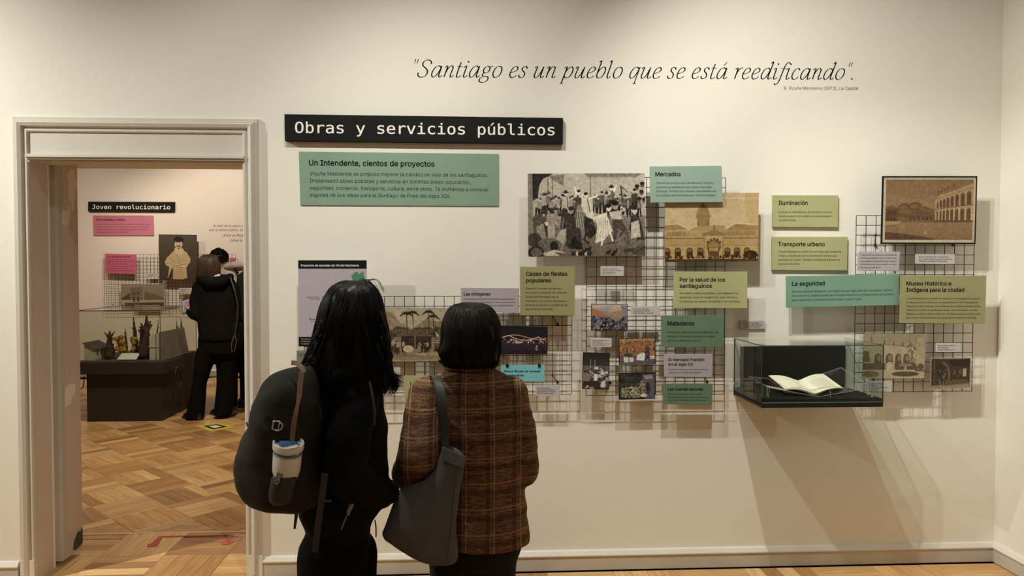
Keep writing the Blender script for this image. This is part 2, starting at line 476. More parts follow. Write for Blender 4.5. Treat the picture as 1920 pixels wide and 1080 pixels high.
def plank_mesh(lst, name, mat_, joined):
    vs = []; fs = []; gr = []; tn = []
    hx, hy, g = BLK/2-.0009, PWD/2-.0009, .0015
    for (x, y, a, t) in lst:
        n = len(vs); ca, sa = math.cos(a), math.sin(a); z = random.uniform(-.0006, 0)
        lo = [(-hx, -hy, -.018), (hx, -hy, -.018), (hx, hy, -.018), (-hx, hy, -.018), (-hx, -hy, z-g*.4), (hx, -hy, z-g*.4), (hx, hy, z-g*.4), (-hx, hy, z-g*.4),
              (-hx+g, -hy+g, z), (hx-g, -hy+g, z), (hx-g, hy-g, z), (-hx+g, hy-g, z)]
        off = random.uniform(0, 50) if joined else 0
        for q in lo:
            vs.append((x+q[0]*ca-q[1]*sa, y+q[0]*sa+q[1]*ca, q[2])); gr.append((q[0]+off, q[1]+off, q[2])); tn.append(t+(1,))
        for i in range(4):
            j = (i+1) % 4
            fs.append((n+i, n+j, n+4+j, n+4+i)); fs.append((n+4+i, n+4+j, n+8+j, n+8+i))
        fs.append((n+8, n+9, n+10, n+11))
    me = mesh_from(name, vs, fs)
    ga = me.attributes.new('grain', 'FLOAT_VECTOR', 'POINT'); ga.data.foreach_set('vector', np.array(gr, dtype=np.float32).ravel())
    if joined:
        ca_ = me.color_attributes.new('tint', 'FLOAT_COLOR', 'POINT'); ca_.data.foreach_set('color', np.array(tn, dtype=np.float32).ravel())
    me.materials.append(mat_)
    return me
pm = [plank_mesh([(0, 0, 0, (1, 1, 1))], 'plank', WOOD_O, False) for _ in range(3)]
def inside_edge(p):   # planks crossing a wall line or the doorway are trimmed by the wall itself
    return True
for i, p in enumerate(planks[:298]):
    o = link('plank', pm[i % 3], None, floor)
    o.location = (p[0], p[1], 0); o.rotation_euler = (0, 0, p[2]); o.color = p[3]+(1,)
link('parquet_planks', plank_mesh(planks[298:], 'parquet_planks', WOOD_S, True), None, floor, kind='stuff')
# threshold strip between the two floors
MB().box(DX0-.2, DX1+.0, THK-.008, THK+.012, -.018, .0012).build('threshold_strip', mat('pale_strip', (.62, .45, .27), .5), floor)
MB().box(DX0-.2, DX1, THK-.07, THK+.3, -.019, -.004).build('infill_board', mat('infill_wood', (.46, .25, .11), .4, var=.2, scale=12), floor)

# ------------------------------------------------------------------ lettering
FD = os.path.join(bpy.utils.resource_path('LOCAL'), 'datafiles', 'fonts')
def font(fn):
    try: return bpy.data.fonts.load(os.path.join(FD, fn))
    except Exception: return None
F_SANS, F_MONO = font('Inter.woff2'), font('DejaVuSansMono.woff2')
INK = mat('black_ink', (.008, .008, .008), .7, spec=.08)
INKG = mat('grey_ink', (.045, .04, .035), .7, spec=.1)
INKD = mat('body_ink', (.022, .027, .020), .7, spec=.1)
WHITEINK = mat('white_ink', (.85, .83, .78), .6)
from mathutils.geometry import delaunay_2d_cdt
def _outline(s, fnt, res):
    cu = bpy.data.curves.new('t', 'FONT'); cu.body = s
    if fnt: cu.font = fnt
    cu.resolution_u = res; cu.size = 1.0; cu.fill_mode = 'NONE'
    o = bpy.data.objects.new('t', cu); C.objects.link(o)
    me = bpy.data.meshes.new_from_object(o.evaluated_get(bpy.context.evaluated_depsgraph_get()))
    co = [(v.co.x, v.co.y) for v in me.vertices]; ed = [tuple(e.vertices) for e in me.edges]
    bpy.data.objects.remove(o); bpy.data.curves.remove(cu); bpy.data.meshes.remove(me)
    return co, ed
_gc = {}; _bar = {}
def glyph(ch, fnt, res):
    """one letter: its outline filled by the non-zero winding rule, and its advance width"""
    key = (ch, fnt.name if fnt else '', res)
    if key in _gc: return _gc[key]
    fk = key[1:]
    if fk not in _bar: _bar[fk] = min(x for x, y in _outline('|', fnt, res)[0])
    co, ed = _outline(ch+'|', fnt, res)
    bx = sorted(set(x for x, y in co))
    nb = len(_outline('|', fnt, res)[0])
    adv = min(x for x, y in co[-nb:])-_bar[fk]
    co = co[:-nb]; n = len(co); ed = [e for e in ed if max(e) < n]
    if not co: _gc[key] = ([], [], adv); return _gc[key]
    vs, es, fs, *_ = delaunay_2d_cdt([Vector(c) for c in co], ed, [], 0, 1e-5)
    dirs = [(co[i], co[j]) if j == i+1 else (co[max(i, j)], co[min(i, j)]) for i, j in (sorted(e) for e in ed)]
    tris = []
    for f in fs:
        cx = sum(vs[i].x for i in f)/3; cy = sum(vs[i].y for i in f)/3; w_ = 0
        for (x0, y0), (x1, y1) in dirs:
            if (y0 <= cy) != (y1 <= cy) and cx < x0+(cy-y0)*(x1-x0)/(y1-y0): w_ += 1 if y1 > y0 else -1
        if w_: tris.append(tuple(f))
    _gc[key] = ([(v.x, v.y) for v in vs], tris, adv)
    return _gc[key]
def glyph_mesh(s, fnt, bold=0.0, shear=0.0, res=2, space=1.0):
    V = []; Fs = []; x = 0.0
    for ch in s:
        v, t, adv = glyph(ch, fnt, res); b = len(V)
        V += [(x+p[0]+p[1]*shear, p[1], 0) for p in v]; Fs += [tuple(b+i for i in f) for f in t]; x += adv*space
    return np.array(V, dtype=np.float32).reshape(-1, 3), Fs
def lettering(name, parent, m, lines, frame, lift=0.0006):
    if name in ('heading', 'letters', 'place_names'):
        for ln in lines: o = lettering_(name, parent, m, [ln], frame, lift)
        return o
    o = lettering_(name, parent, m, lines, frame, lift); o['kind'] = 'stuff'
    return o
def lettering_(name, parent, m, lines, frame, lift=0.0006):
    """lines: (string, x, baseline y, width or (height scale)) in photograph pixels on the panel's face;
    frame: function mapping a pixel to a world point on that face"""
    V = []; Fs = []
    for ln in lines:
        s, x, y, wd = ln[0], ln[1], ln[2], ln[3]
        kw = ln[4] if len(ln) > 4 else {}
        fnt = kw.get('font', F_SANS)
        co, fs = glyph_mesh(s, fnt, kw.get('bold', 0), kw.get('shear', 0), kw.get('res', 2), kw.get('space', 1))
        if len(co) == 0: continue
        x0, x1 = co[:, 0].min(), co[:, 0].max()
        P0, P1 = frame(x, y), frame(x+wd, y+kw.get('slope', 0)*wd)
        u = (P1-P0); L_ = u.length; u.normalize()
        nrm = frame.n; v = nrm.cross(u); v.normalize()
        if v.z < 0: v = -v
        k = L_/(x1-x0); kv = k*kw.get('tall', 1.0)
        fb = kw.get('faux', 0)
        for (ox, oy) in ([(0, 0)] if not fb else [(-fb, 0), (fb, 0), (0, fb), (0, -fb)]):
            b = len(V)
            for c in co:
                V.append(P0+u*((c[0]-x0+ox)*k)+v*((c[1]+oy)*kv)+nrm*(lift+.00003*(ox+2*oy)/(fb or 1)))
            Fs += [tuple(b+i for i in f) for f in fs]
    me = mesh_from(name, V, Fs)
    return link(name, me, m, parent)
class Frame:
    def __init__(s, Y): s.Y = Y; s.n = Vector((0, -1, 0))
    def __call__(s, px, py): return at(px, py, s.Y)
def board(name, q, Yf, th, m, label, cat, group=None, edge=None):
    """a flat board whose front corners q (photo pixels TL,TR,BR,BL) lie on the plane y=Yf"""
    P = [at(x, y, Yf) for x, y in q]
    c = (P[0]+P[1]+P[2]+P[3])/4
    e = thing(name, (c.x, Yf+th, P[2].z), label, cat, group)
    B = [p+Vector((0, th, 0)) for p in P]
    mb = MB().hexa([tuple(p) for p in (P[0], P[1], P[2], P[3])]+[tuple(p) for p in B])
    me = mb.mesh('panel'); 
    o = link('panel', me, m, e)
    bv = o.modifiers.new('b', 'BEVEL'); bv.width = min(.0012, th*.3); bv.segments = 1
    return e
# ------------------------------------------------------------------ wire grids
WIRE = mat('dark_wire', (.035, .03, .026), .35, metal=.6)
def wire_grid(x0, x1, y0, y1, Yg, nx, ny, label, bars=(), r=.0019, edge=True):
    a = at(x0, y0, Yg); b = at(x1, y1, Yg)
    W_, H_ = b.x-a.x, a.z-b.z
    e = thing('wire_grid_panel', (a.x, Yg, b.z), label, 'grid panel')
    mv = MB().tube([(0, 0, 0), (0, 0, H_)], r, 6).mesh('wire_upright')
    mh = MB().tube([(0, 0, 0), (W_, 0, 0)], r, 6).mesh('wire_cross')
    for me in (mv, mh): me.materials.append(WIRE)
    for i in range(nx+1):
        o = link('wire', mv, None, e); o.location = Vector((a.x+W_*i/nx, Yg, b.z))
    for j in range(ny+1):
        o = link('wire', mh, None, e); o.location = Vector((a.x, Yg-.0036, b.z+H_*j/ny))
    s = MB()
    for (u, v) in ((2/nx, 2/ny), ((nx-2)/nx, 2/ny), (2/nx, (ny-2)/ny), ((nx-2)/nx, (ny-2)/ny)):
        p = Vector((a.x+W_*u, Yg, b.z+H_*v)); q = Vector((p.x+.035, (Y2 if Yg > 1 else 0)-.0045, p.z-.05))
        k = MB(); k.tube([p, q], .0028, 6); k.ball(p, .006, 8, 6); k.ball(q+Vector((0, -.003, 0)), Vector((.008, .006, .008)), 8, 6)
        k.build('wall_hook', WIRE, e)
    return e
GY = -.075
GRID_A = (570, 1072, 556, 739, GY, 27, 10)
wire_grid(*GRID_A, 'long black wire grid on the wall behind the two women, carrying the village engraving')
wire_grid(1100, 1357.5, 332, 739, GY, 14, 22, 'tall black wire grid in the middle of the wall, carrying the market photographs')
wire_grid(1605.5, 1822, 404, 733, GY, 12, 18, 'black wire grid nearest the right-hand corner, behind the glass case')
wire_grid(195, 443, 477, 583, Y2-.07, 37, 16, 'wire grid in the further room behind the portrait of a man', r=.0022)

# ------------------------------------------------------------------ printed pictures (colour attribute on a fine mesh)
class Pic:
    def __init__(s, w, h, bg=(200, 190, 170), ss=3):
        s.w, s.h, s.ss = w, h, ss
        s.a = np.zeros((h*ss, w*ss, 3), np.float32); s.a[:] = bg
        s.Y, s.X = np.mgrid[0:h*ss, 0:w*ss].astype(np.float32); s.X = (s.X+.5)/ss; s.Y = (s.Y+.5)/ss
    def _put(s, m, c, al=1.0):
        s.a[m] = s.a[m]*(1-al)+np.array(c, np.float32)*al
    def grad(s, y0, y1, c0, c1):
        m = (s.Y >= y0) & (s.Y < y1); t = ((s.Y[m]-y0)/(y1-y0))[:, None]
        s.a[m] = np.array(c0, np.float32)*(1-t)+np.array(c1, np.float32)*t
    def rect(s, x0, y0, x1, y1, c, al=1.0): s._put((s.X >= x0) & (s.X < x1) & (s.Y >= y0) & (s.Y < y1), c, al)
    def ell(s, cx, cy, rx, ry, c, al=1.0, rot=0.0):
        dx, dy = s.X-cx, s.Y-cy
        if rot: ca, sa = math.cos(rot), math.sin(rot); dx, dy = dx*ca+dy*sa, -dx*sa+dy*ca
        s._put((dx/rx)**2+(dy/ry)**2 < 1, c, al)
    def poly(s, pts, c, al=1.0):
        m = np.zeros(s.X.shape, bool); k = len(pts)
        for i in range(k):
            (x0, y0), (x1, y1) = pts[i], pts[(i+1) % k]
            if y0 == y1: continue
            cr = ((s.Y >= min(y0, y1)) & (s.Y < max(y0, y1))) & (s.X < x0+(s.Y-y0)*(x1-x0)/(y1-y0))
            m ^= cr
        s._put(m, c, al)
    def line(s, pts, wd, c, al=1.0):
        m = np.zeros(s.X.shape, bool)
        for i in range(len(pts)-1):
            (x0, y0), (x1, y1) = pts[i], pts[i+1]
            dx, dy = x1-x0, y1-y0; L2 = dx*dx+dy*dy+1e-6
            t = np.clip(((s.X-x0)*dx+(s.Y-y0)*dy)/L2, 0, 1)
            m |= (s.X-x0-t*dx)**2+(s.Y-y0-t*dy)**2 < (wd/2)**2
        s._put(m, c, al)
    def noise(s, amt, cell=1, lo=0):
        hh, ww = s.a.shape[:2]; c = max(1, int(cell*s.ss))
        n = rng.standard_normal((hh//c+2, ww//c+2)).astype(np.float32)
        n = np.kron(n, np.ones((c, c), np.float32))[:hh, :ww]
        if c > 1:
            k = c//2
            n = (n+np.roll(n, k, 0)+np.roll(n, k, 1)+np.roll(n, -k, 0)+np.roll(n, -k, 1))/3
        s.a += n[:, :, None]*amt
    def mute(s, sat=.6, con=1.15, mid=110):
        g = s.a.mean(2, keepdims=True); s.a = g+(s.a-g)*sat; s.a = mid+(s.a-mid)*con; return s
    fine = False
    def out(s):
        if s.fine: return np.clip(s.a, 3, 255)
        k = s.ss
        return np.clip(s.a.reshape(s.h, k, s.w, k, 3).mean((1, 3)), 3, 255)
PRINT = None
def print_mat():
    global PRINT
    if PRINT: return PRINT
    m, nt, b = new_mat('printed_picture')
    v = nt.nodes.new('ShaderNodeVertexColor'); v.layer_name = 'print'
    nt.links.new(v.outputs['Color'], b.inputs['Base Color'])
    b.inputs['Roughness'].default_value = .45; b.inputs['Specular IOR Level'].default_value = .3
    PRINT = m; return m
def picture(parent, q, Yf, pic, k=1.0, name='printed_picture'):
    if pic.w*pic.h < 7000: pic.fine = True     # small prints keep every drawn dot
    img = pic.out() if isinstance(pic, Pic) else pic
    h, w = img.shape[:2]
    l = img/255.0; l = np.where(l <= .04045, l/12.92, ((l+.055)/1.055)**2.4)*np.array(WK)*k
    l = np.clip(l, 0.002, .88)
    P = [np.array(at(x, y, Yf)) for x, y in q]
    # one small face per printed dot, with its own colour
    gy, gx = np.mgrid[0:h+1, 0:w+1]
    u = (gx/w).ravel()[:, None]; v = (gy/h).ravel()[:, None]
    co = (P[0]*(1-u)+P[1]*u)*(1-v)+(P[3]*(1-u)+P[2]*u)*v
    co[:, 1] -= .0005
    me = bpy.data.meshes.new(name)
    i = (np.arange(h)[:, None]*(w+1)+np.arange(w)[None, :]).ravel()
    fv = np.stack([i, i+w+1, i+w+2, i+1], 1).ravel().astype(np.int32)
    me.vertices.add(len(co)); me.vertices.foreach_set('co', co.astype(np.float32).ravel())
    me.loops.add(len(fv)); me.loops.foreach_set('vertex_index', fv)
    me.polygons.add(h*w); me.polygons.foreach_set('loop_start', np.arange(0, h*w*4, 4, dtype=np.int32))
    me.update(calc_edges=True)
    ca = me.color_attributes.new('print', 'FLOAT_COLOR', 'CORNER')
    c4 = np.concatenate([l.reshape(-1, 3), np.ones((h*w, 1))], 1)
    ca.data.foreach_set('color', np.repeat(c4, 4, axis=0).astype(np.float32).ravel())
    return link(name, me, print_mat(), parent)

def fig_(p, x, y, h, body, skin=(205, 190, 165), hat=None, dark=(45, 38, 32), lean=0, skirt=0, arms=()):
    """small drawn figure: feet at x,y, height h"""
    hd = h/7.2; sx = x+lean
    p.poly([(sx-h*.13, y-h*.80), (sx+h*.13, y-h*.80), (x+h*(.10+skirt), y-h*(.02 if skirt else .4)), (x-h*(.10+skirt), y-h*(.02 if skirt else .4))], body)
    if not skirt:
        p.line([(x-h*.05, y-h*.42), (x-h*.08, y)], h*.085, dark); p.line([(x+h*.05, y-h*.42), (x+h*.09, y)], h*.085, dark)
    p.line([(sx+h*.05, y-h*.78), (x+h*.08, y-h*.35)], h*.03, dark, .7)
    for (ax, ay) in arms:
        p.line([(sx+(h*.1 if ax > 0 else -h*.1), y-h*.77), (sx+ax*h*.6, y-h*.77-ay*h*.4), (sx+ax*h, y-h*.77-ay*h)], h*.055, skin)
    p.ell(sx, y-h*.90, hd*.42, hd*.55, skin); p.ell(sx, y-h*.945, hd*.46, hd*.36, dark)
    if hat: p.ell(sx, y-h*.955, hd*.95, hd*.17, hat); p.ell(sx, y-h*.995, hd*.45, hd*.35, hat)

def pic_dance():
    p = Pic(264, 188, (160, 148, 124))
    p.grad(0, 95, (168, 156, 130), (158, 146, 120)); p.grad(95, 188, (120, 108, 88), (98, 86, 68))
    p.rect(0, 0, 11, 188, (120, 110, 92)); p.poly([(10, 0), (58, 0), (34, 12), (26, 26), (22, 54), (11, 62)], (48, 42, 36))
    p.poly([(46, 5), (82, 2), (80, 28), (58, 16)], (125, 112, 94)); p.rect(44, 6, 46, 60, (90, 80, 66)); p.rect(54, 8, 56, 60, (112, 100, 84))
    p.poly([(128, 0), (256, 0), (242, 8), (140, 8)], (118, 106, 88)); p.line([(128, 1), (141, 10), (141, 60)], 1.2, (95, 84, 70)); p.line([(240, 9), (258, 1)], 1.2, (95, 84, 70)); p.line([(141, 10), (240, 10)], .8, (105, 94, 78))
    for x in range(150, 250, 13): p.rect(x, 12, x+1, 62, (140, 128, 106), .6)
    r = random.Random(3)
    for i in range(16): fig_(p, 22+i*6+r.uniform(-2, 2), 96+r.uniform(-4, 6), 48+r.uniform(-8, 6), r.choice([(118, 106, 88), (135, 124, 104), (98, 88, 72), (150, 140, 118)]), (176, 160, 134), hat=r.choice([None, (80, 70, 58)]))
    fig_(p, 85, 98, 58, (165, 152, 126), hat=(58, 50, 42), skirt=.1)
    for i in range(13): fig_(p, 150+i*8.5+r.uniform(-2, 2), 92+r.uniform(-4, 8), 44+r.uniform(-6, 8), r.choice([(118, 106, 88), (92, 82, 66), (140, 128, 104)]), (180, 165, 138), hat=r.choice([None, None, (58, 50, 42)]))
    fig_(p, 114, 104, 68, (80, 70, 58), hat=None, arms=((-.12, .28), (.2, .1)))
    fig_(p, 134, 112, 70, (185, 172, 144), (200, 186, 156), lean=-4, skirt=.16, arms=((.36, .12), (-.2, .1)))
    fig_(p, 188, 86, 58, (112, 100, 82), hat=(52, 46, 38), arms=((.2, .22), (-.1, -.1)))
    p.line([(209, 28), (213, 62)], 3, (70, 60, 50)); p.line([(209, 28), (224, 42)], 2, (70, 60, 50))
    for k in range(6): p.line([(211+k*2.2, 31+k*2), (213+k*2, 62)], .4, (90, 80, 66))
    fig_(p, 240, 92, 58, (70, 60, 50), (176, 160, 134), arms=((-.3, .02),))
    for (x, y) in ((246, 32), (258, 26), (256, 44), (262, 62), (251, 60)): p.ell(x, y, 4.5, 6, (95, 82, 66)); p.ell(x, y-3, 5, 4, (44, 38, 32))
    # seated groups at left
    fig_(p, 34, 160, 76, (70, 62, 52), (170, 152, 126), hat=(70, 60, 50), skirt=.16)
    p.poly([(10, 100), (28, 88), (38, 100), (34, 140), (14, 150)], (84, 74, 60)); p.poly([(18, 120), (34, 112), (42, 150), (22, 160)], (128, 116, 96))
    p.poly([(36, 110), (74, 108), (72, 116), (40, 118)], (190, 176, 148)); p.rect(44, 116, 60, 150, (150, 138, 114)); p.rect(60, 116, 69, 148, (98, 88, 72))
    for (x, y) in ((48, 84), (62, 82), (54, 90), (72, 96)): p.ell(x, y, 5, 6.5, (150, 134, 110)); p.ell(x, y-3, 5.5, 4, (54, 47, 40)); p.poly([(x-9, y+26), (x-6, y+6), (x+6, y+6), (x+9, y+26)], (135, 122, 100))
    p.poly([(62, 78), (60, 70), (63, 68), (66, 78)], (110, 98, 80))
    p.poly([(76, 92), (90, 88), (104, 98), (118, 130), (122, 165), (80, 165), (72, 118)], (62, 54, 46)); p.ell(82, 86, 7, 8, (60, 50, 42)); p.line([(80, 100), (76, 130)], 2, (130, 118, 98))
    p.poly([(72, 128), (86, 124), (84, 150), (70, 168), (58, 156)], (150, 138, 114)); p.line([(84, 150), (74, 172)], 5, (130, 116, 94))
    p.poly([(88, 170), (104, 140), (118, 160), (124, 172)], (42, 36, 31))
    p.poly([(106, 82), (122, 80), (132, 98), (130, 128), (108, 122)], (140, 128, 106))
    for k in range(5): p.line([(108+k*5, 84+k*1.5), (112+k*5, 124)], 1.6, (62, 54, 46))
    p.ell(115, 78, 6, 8, (130, 114, 94)); p.ell(97, 84, 6, 7, (138, 122, 100)); p.ell(97, 79, 6.5, 5, (52, 46, 40))
    p.poly([(126, 96), (146, 104), (154, 134), (140, 148), (128, 138)], (52, 45, 38)); p.line([(132, 130), (126, 150), (136, 158)], 4, (48, 42, 36))
    # dancing pair
    p.poly([(150, 98), (176, 88), (182, 108), (190, 130), (170, 152), (150, 158), (156, 120)], (190, 177, 148))
    for k in range(5): p.line([(162+k*4, 106), (154+k*7, 150)], .9, (138, 124, 102))
    p.line([(176, 92), (150, 100)], 5, (200, 186, 158)); p.ell(182, 78, 6, 8, (196, 180, 150)); p.ell(180, 73, 7, 5, (40, 35, 30)); p.line([(184, 132), (190, 152)], 4, (196, 180, 150)); p.line([(168, 150), (165, 162)], 4, (196, 180, 150))
    p.poly([(182, 88), (206, 84), (212, 104), (188, 106)], (168, 156, 130)); p.ell(196, 73, 7, 9, (150, 132, 106)); p.ell(196, 67, 8, 6, (36, 31, 27))
    p.poly([(188, 104), (212, 104), (222, 128), (214, 134), (204, 122), (198, 150), (192, 156), (192, 130)], (74, 65, 54)); p.line([(206, 88), (218, 82), (210, 76)], 4, (180, 165, 138))
    p.line([(216, 130), (206, 142)], 5, (66, 58, 48)); p.line([(170, 160), (200, 156)], 3, (54, 47, 40), .6)
    # woman with child, right
    p.poly([(232, 96), (248, 92), (256, 118), (262, 150), (246, 152), (228, 128)], (60, 52, 44)); p.poly([(232, 112), (250, 106), (254, 144), (232, 148)], (170, 156, 130)); p.ell(240, 84, 6.5, 8.5, (176, 160, 134)); p.ell(239, 78, 8, 5, (50, 44, 38))
    p.ell(222, 138, 5, 5.5, (90, 78, 64)); p.poly([(216, 144), (230, 144), (230, 162), (216, 164)], (92, 80, 66)); p.line([(242, 150), (240, 170)], 4, (120, 106, 86))
    # floor clutter
    p.ell(18, 178, 18, 14, (46, 40, 34)); p.ell(18, 178, 13, 10, (92, 82, 68)); p.ell(14, 150, 16, 16, (58, 51, 43), .8)
    p.ell(50, 160, 26, 14, (98, 88, 72), 1, .12); p.ell(58, 165, 9, 12, (42, 37, 32)); p.poly([(32, 180), (60, 172), (82, 178), (70, 186), (40, 187)], (165, 152, 126)); p.poly([(60, 178), (80, 180), (70, 186)], (90, 80, 66))
    for k in range(9): x = 96+k*5; p.poly([(x, 184), (x+3, 174+r.uniform(-3, 3)), (x+7, 180), (x+5, 187)], r.choice([(48, 42, 36), (170, 158, 130), (60, 52, 44)]))
    for (x, y) in ((126, 176), (136, 172), (180, 180), (195, 178), (190, 184)): p.ell(x, y, 5, 4, (48, 42, 36)); p.ell(x+4, y-5, 2, 3.5, (48, 42, 36))
    p.poly([(214, 172), (236, 170), (240, 178), (216, 180)], (62, 54, 46)); p.line([(240, 182), (262, 166)], 3, (50, 44, 38))
    p.ell(250, 176, 18, 10, (70, 62, 52), .6)
    for i in range(260):
        x, y = r.uniform(12, 262), r.uniform(60, 187)
        p.line([(x, y), (x+r.uniform(-6, 6), y+r.uniform(2, 9))], r.uniform(.4, 1.1), r.choice([(46, 40, 34), (180, 166, 140), (70, 62, 52)]), .45)
    p.noise(7, .67); p.noise(5, 4)
    return p

def pic_market():
    p = Pic(175, 129, (168, 148, 108))
    p.grad(0, 70, (170, 150, 112), (176, 156, 116)); p.grad(70, 129, (160, 136, 92), (120, 98, 60))
    p.rect(0, 8, 175, 10, (186, 166, 126), .5); p.line([(96, 9), (174, 12)], .8, (196, 178, 140), .8)
    W = (150, 126, 84); D = (112, 90, 54)
    p.poly([(0, 60), (24, 58), (42, 68), (0, 70)], (138, 116, 76)); p.poly([(42, 70), (66, 62), (98, 62), (112, 70)], (142, 120, 80)); p.poly([(112, 70), (132, 58), (175, 62), (175, 70)], (138, 114, 74))
    p.poly([(40, 70), (64, 60), (110, 60), (116, 70)], (150, 128, 88)); p.line([(0, 59), (24, 57), (42, 66)], 1.2, (194, 174, 134)); p.line([(42, 69), (64, 60), (106, 59)], 1.2, (194, 174, 134)); p.line([(112, 68), (134, 56), (175, 60)], 1.4, (196, 176, 136))
    # dome
    p.rect(60, 42, 83, 62, (138, 112, 70))
    for k in range(6): p.rect(61.5+k*3.7, 44, 63.2+k*3.7, 60, (104, 80, 46))
    p.ell(71, 42, 12.5, 19, (136, 110, 68)); p.rect(57, 42, 86, 44, (130, 106, 68)); p.ell(71, 23, 3, 5, (128, 102, 62)); p.rect(70.4, 14, 71.6, 20, (130, 108, 70))
    for k in (-8, -3, 3, 8): p.line([(71+k*.3, 25), (71+k, 42)], .6, (124, 100, 62), .7)
    for x in range(4, 40, 3): p.rect(x, 72, x+1.6, 80, D, .8)
    for x in range(112, 172, 3): p.rect(x, 71, x+1.6, 80, D, .8)
    p.rect(0, 80, 175, 84, (158, 134, 92)); p.rect(0, 84, 175, 86, (122, 98, 60))
    for x in range(0, 175, 2): p.rect(x, 82, x+1, 84, (124, 100, 62), .6)
    p.rect(0, 86, 175, 98, (156, 130, 86)); p.rect(0, 98, 175, 99.3, (130, 106, 66)); p.rect(0, 99, 175, 125, (162, 136, 92))
    p.poly([(70, 76), (92, 68), (112, 76), (112, 80), (70, 80)], (130, 106, 68)); p.rect(91, 58, 92.4, 70, (110, 88, 54)); p.ell(92, 65, 2, 3, (122, 98, 62))
    p.rect(72, 80, 110, 125, (166, 140, 96)); p.rect(72, 80, 75, 125, (140, 114, 72)); p.rect(107, 80, 110, 125, (140, 114, 72))
    p.ell(91, 101, 14, 14, (120, 94, 56)); p.ell(91, 102, 10, 10, (140, 114, 72)); p.rect(81, 101, 101, 125, (90, 68, 38)); p.rect(83, 102, 99, 109, (150, 126, 84))
    for (x, y) in ((80, 92), (86, 88), (92, 86), (98, 88), (103, 92)): p.ell(x, y, 2.2, 2.2, (72, 54, 32))
    for x in (4, 24, 46, 66, 117, 135, 154):
        p.ell(x, 108, 6, 6, (92, 70, 40)); p.rect(x-6, 108, x+6, 122, (84, 62, 34)); p.ell(x, 109, 4.4, 4.6, (118, 92, 54)); p.rect(x-4, 110, x+4, 122, (66, 48, 26))
    r = random.Random(5)
    for i in range(90):
        x = r.uniform(0, 175); p.ell(x, 121+r.uniform(-3, 3), r.uniform(.8, 2), r.uniform(1.5, 3.4), r.choice([(52, 38, 22), (68, 50, 28), (140, 116, 76), (44, 32, 20)]))
    p.ell(161, 116, 13, 8, (56, 42, 26)); p.ell(158, 118, 4, 4, (80, 60, 36)); p.rect(0, 124, 175, 129, (74, 56, 34))
    for i in range(40): p.ell(r.uniform(0, 175), r.uniform(12, 60), .8, .8, (128, 104, 66), .7)
    p.noise(2.5, 1); p.noise(2.5, 5); p.ell(175, 10, 26, 60, (160, 126, 76), .3)
    return p

def pic_street():
    p = Pic(173, 122, (176, 160, 132))
    p.rect(0, 0, 173, 122, (168, 152, 124)); p.rect(4, 4, 169, 118, (104, 78, 50))
    p.grad(5, 70, (112, 86, 56), (132, 104, 70)); p.rect(0, 0, 4, 122, (172, 156, 128)); p.rect(169, 0, 173, 122, (172, 156, 128)); p.rect(0, 117, 173, 122, (172, 158, 130)); p.rect(0, 0, 173, 4, (160, 144, 116))
    for k, (x, y, rx, ry) in enumerate(((40, 60, 14, 12), (60, 56, 14, 10), (30, 66, 12, 8), (76, 62, 10, 8), (46, 66, 30, 8), (88, 64, 8, 6), (20, 68, 8, 7))): p.ell(x, y, rx, ry, (88, 64, 40)); p.ell(x-2, y-2, rx*.6, ry*.5, (104, 78, 50))
    p.poly([(4, 56), (20, 52), (28, 60), (28, 86), (4, 92)], (82, 58, 38)); p.poly([(4, 56), (20, 52), (28, 58), (4, 60)], (98, 72, 48))
    for x in (8, 14, 20): p.rect(x, 64, x+3, 70, (58, 40, 26)); p.rect(x, 76, x+3, 86, (54, 38, 24))
    p.poly([(52, 66), (100, 68), (100, 74), (46, 73)], (92, 66, 42)); p.rect(50, 73, 100, 80, (74, 52, 34))
    for x in range(54, 100, 8): p.rect(x, 74, x+1, 80, (130, 104, 72))
    # arcaded palace
    p.poly([(97, 40), (104, 34), (140, 22), (166, 10), (169, 12), (169, 84), (97, 80)], (148, 120, 84))
    p.line([(97, 60), (169, 50)], 1.4, (96, 72, 46)); p.line([(98, 40), (169, 18)], 1.2, (112, 86, 56))
    for i, x in enumerate((102, 108, 114, 121, 129, 138, 149, 161)):
        wd = 1.5+i*.38; t = 46-i*2.7; b = 58-i*.9
        p.ell(x, t+wd, wd, wd*1.4, (84, 60, 38)); p.rect(x-wd, t+wd, x+wd, b, (80, 56, 36))
        t = 63-i*.7; b = 80+i*.3
        p.ell(x, t+wd, wd, wd*1.2, (88, 64, 42)); p.rect(x-wd, t+wd, x+wd, b, (84, 60, 38)); p.rect(x+wd, 60-i*.8, x+wd+1.2+i*.2, b, (176, 148, 108))
    for (x, y) in ((103, 32), (108, 30), (114, 27), (120, 23), (131, 20)): p.line([(x, y), (x+1, y-5)], 1.3, (70, 50, 32)); p.ell(x+1, y-5, 1.6, 1.2, (66, 46, 30))
    p.grad(84, 117, (124, 98, 66), (112, 86, 56)); p.rect(0, 84, 4, 117, (172, 156, 128)); p.rect(169, 84, 173, 117, (172, 156, 128))
    p.poly([(4, 82), (36, 82), (30, 88), (4, 92)], (140, 114, 78)); p.line([(4, 92), (28, 89)], 1.2, (76, 54, 34)); p.rect(97, 80, 169, 84, (84, 60, 38))
    p.poly([(4, 102), (60, 108), (104, 117), (4, 117)], (76, 52, 32)); p.poly([(76, 106), (80, 98), (84, 106)], (146, 120, 86))
    for k in range(8): p.line([(30, 88+k*3), (169, 84+k*4)], .5, (138, 112, 78), .4)
    p.noise(3.5, 1); p.noise(2.5, 4)
    return p

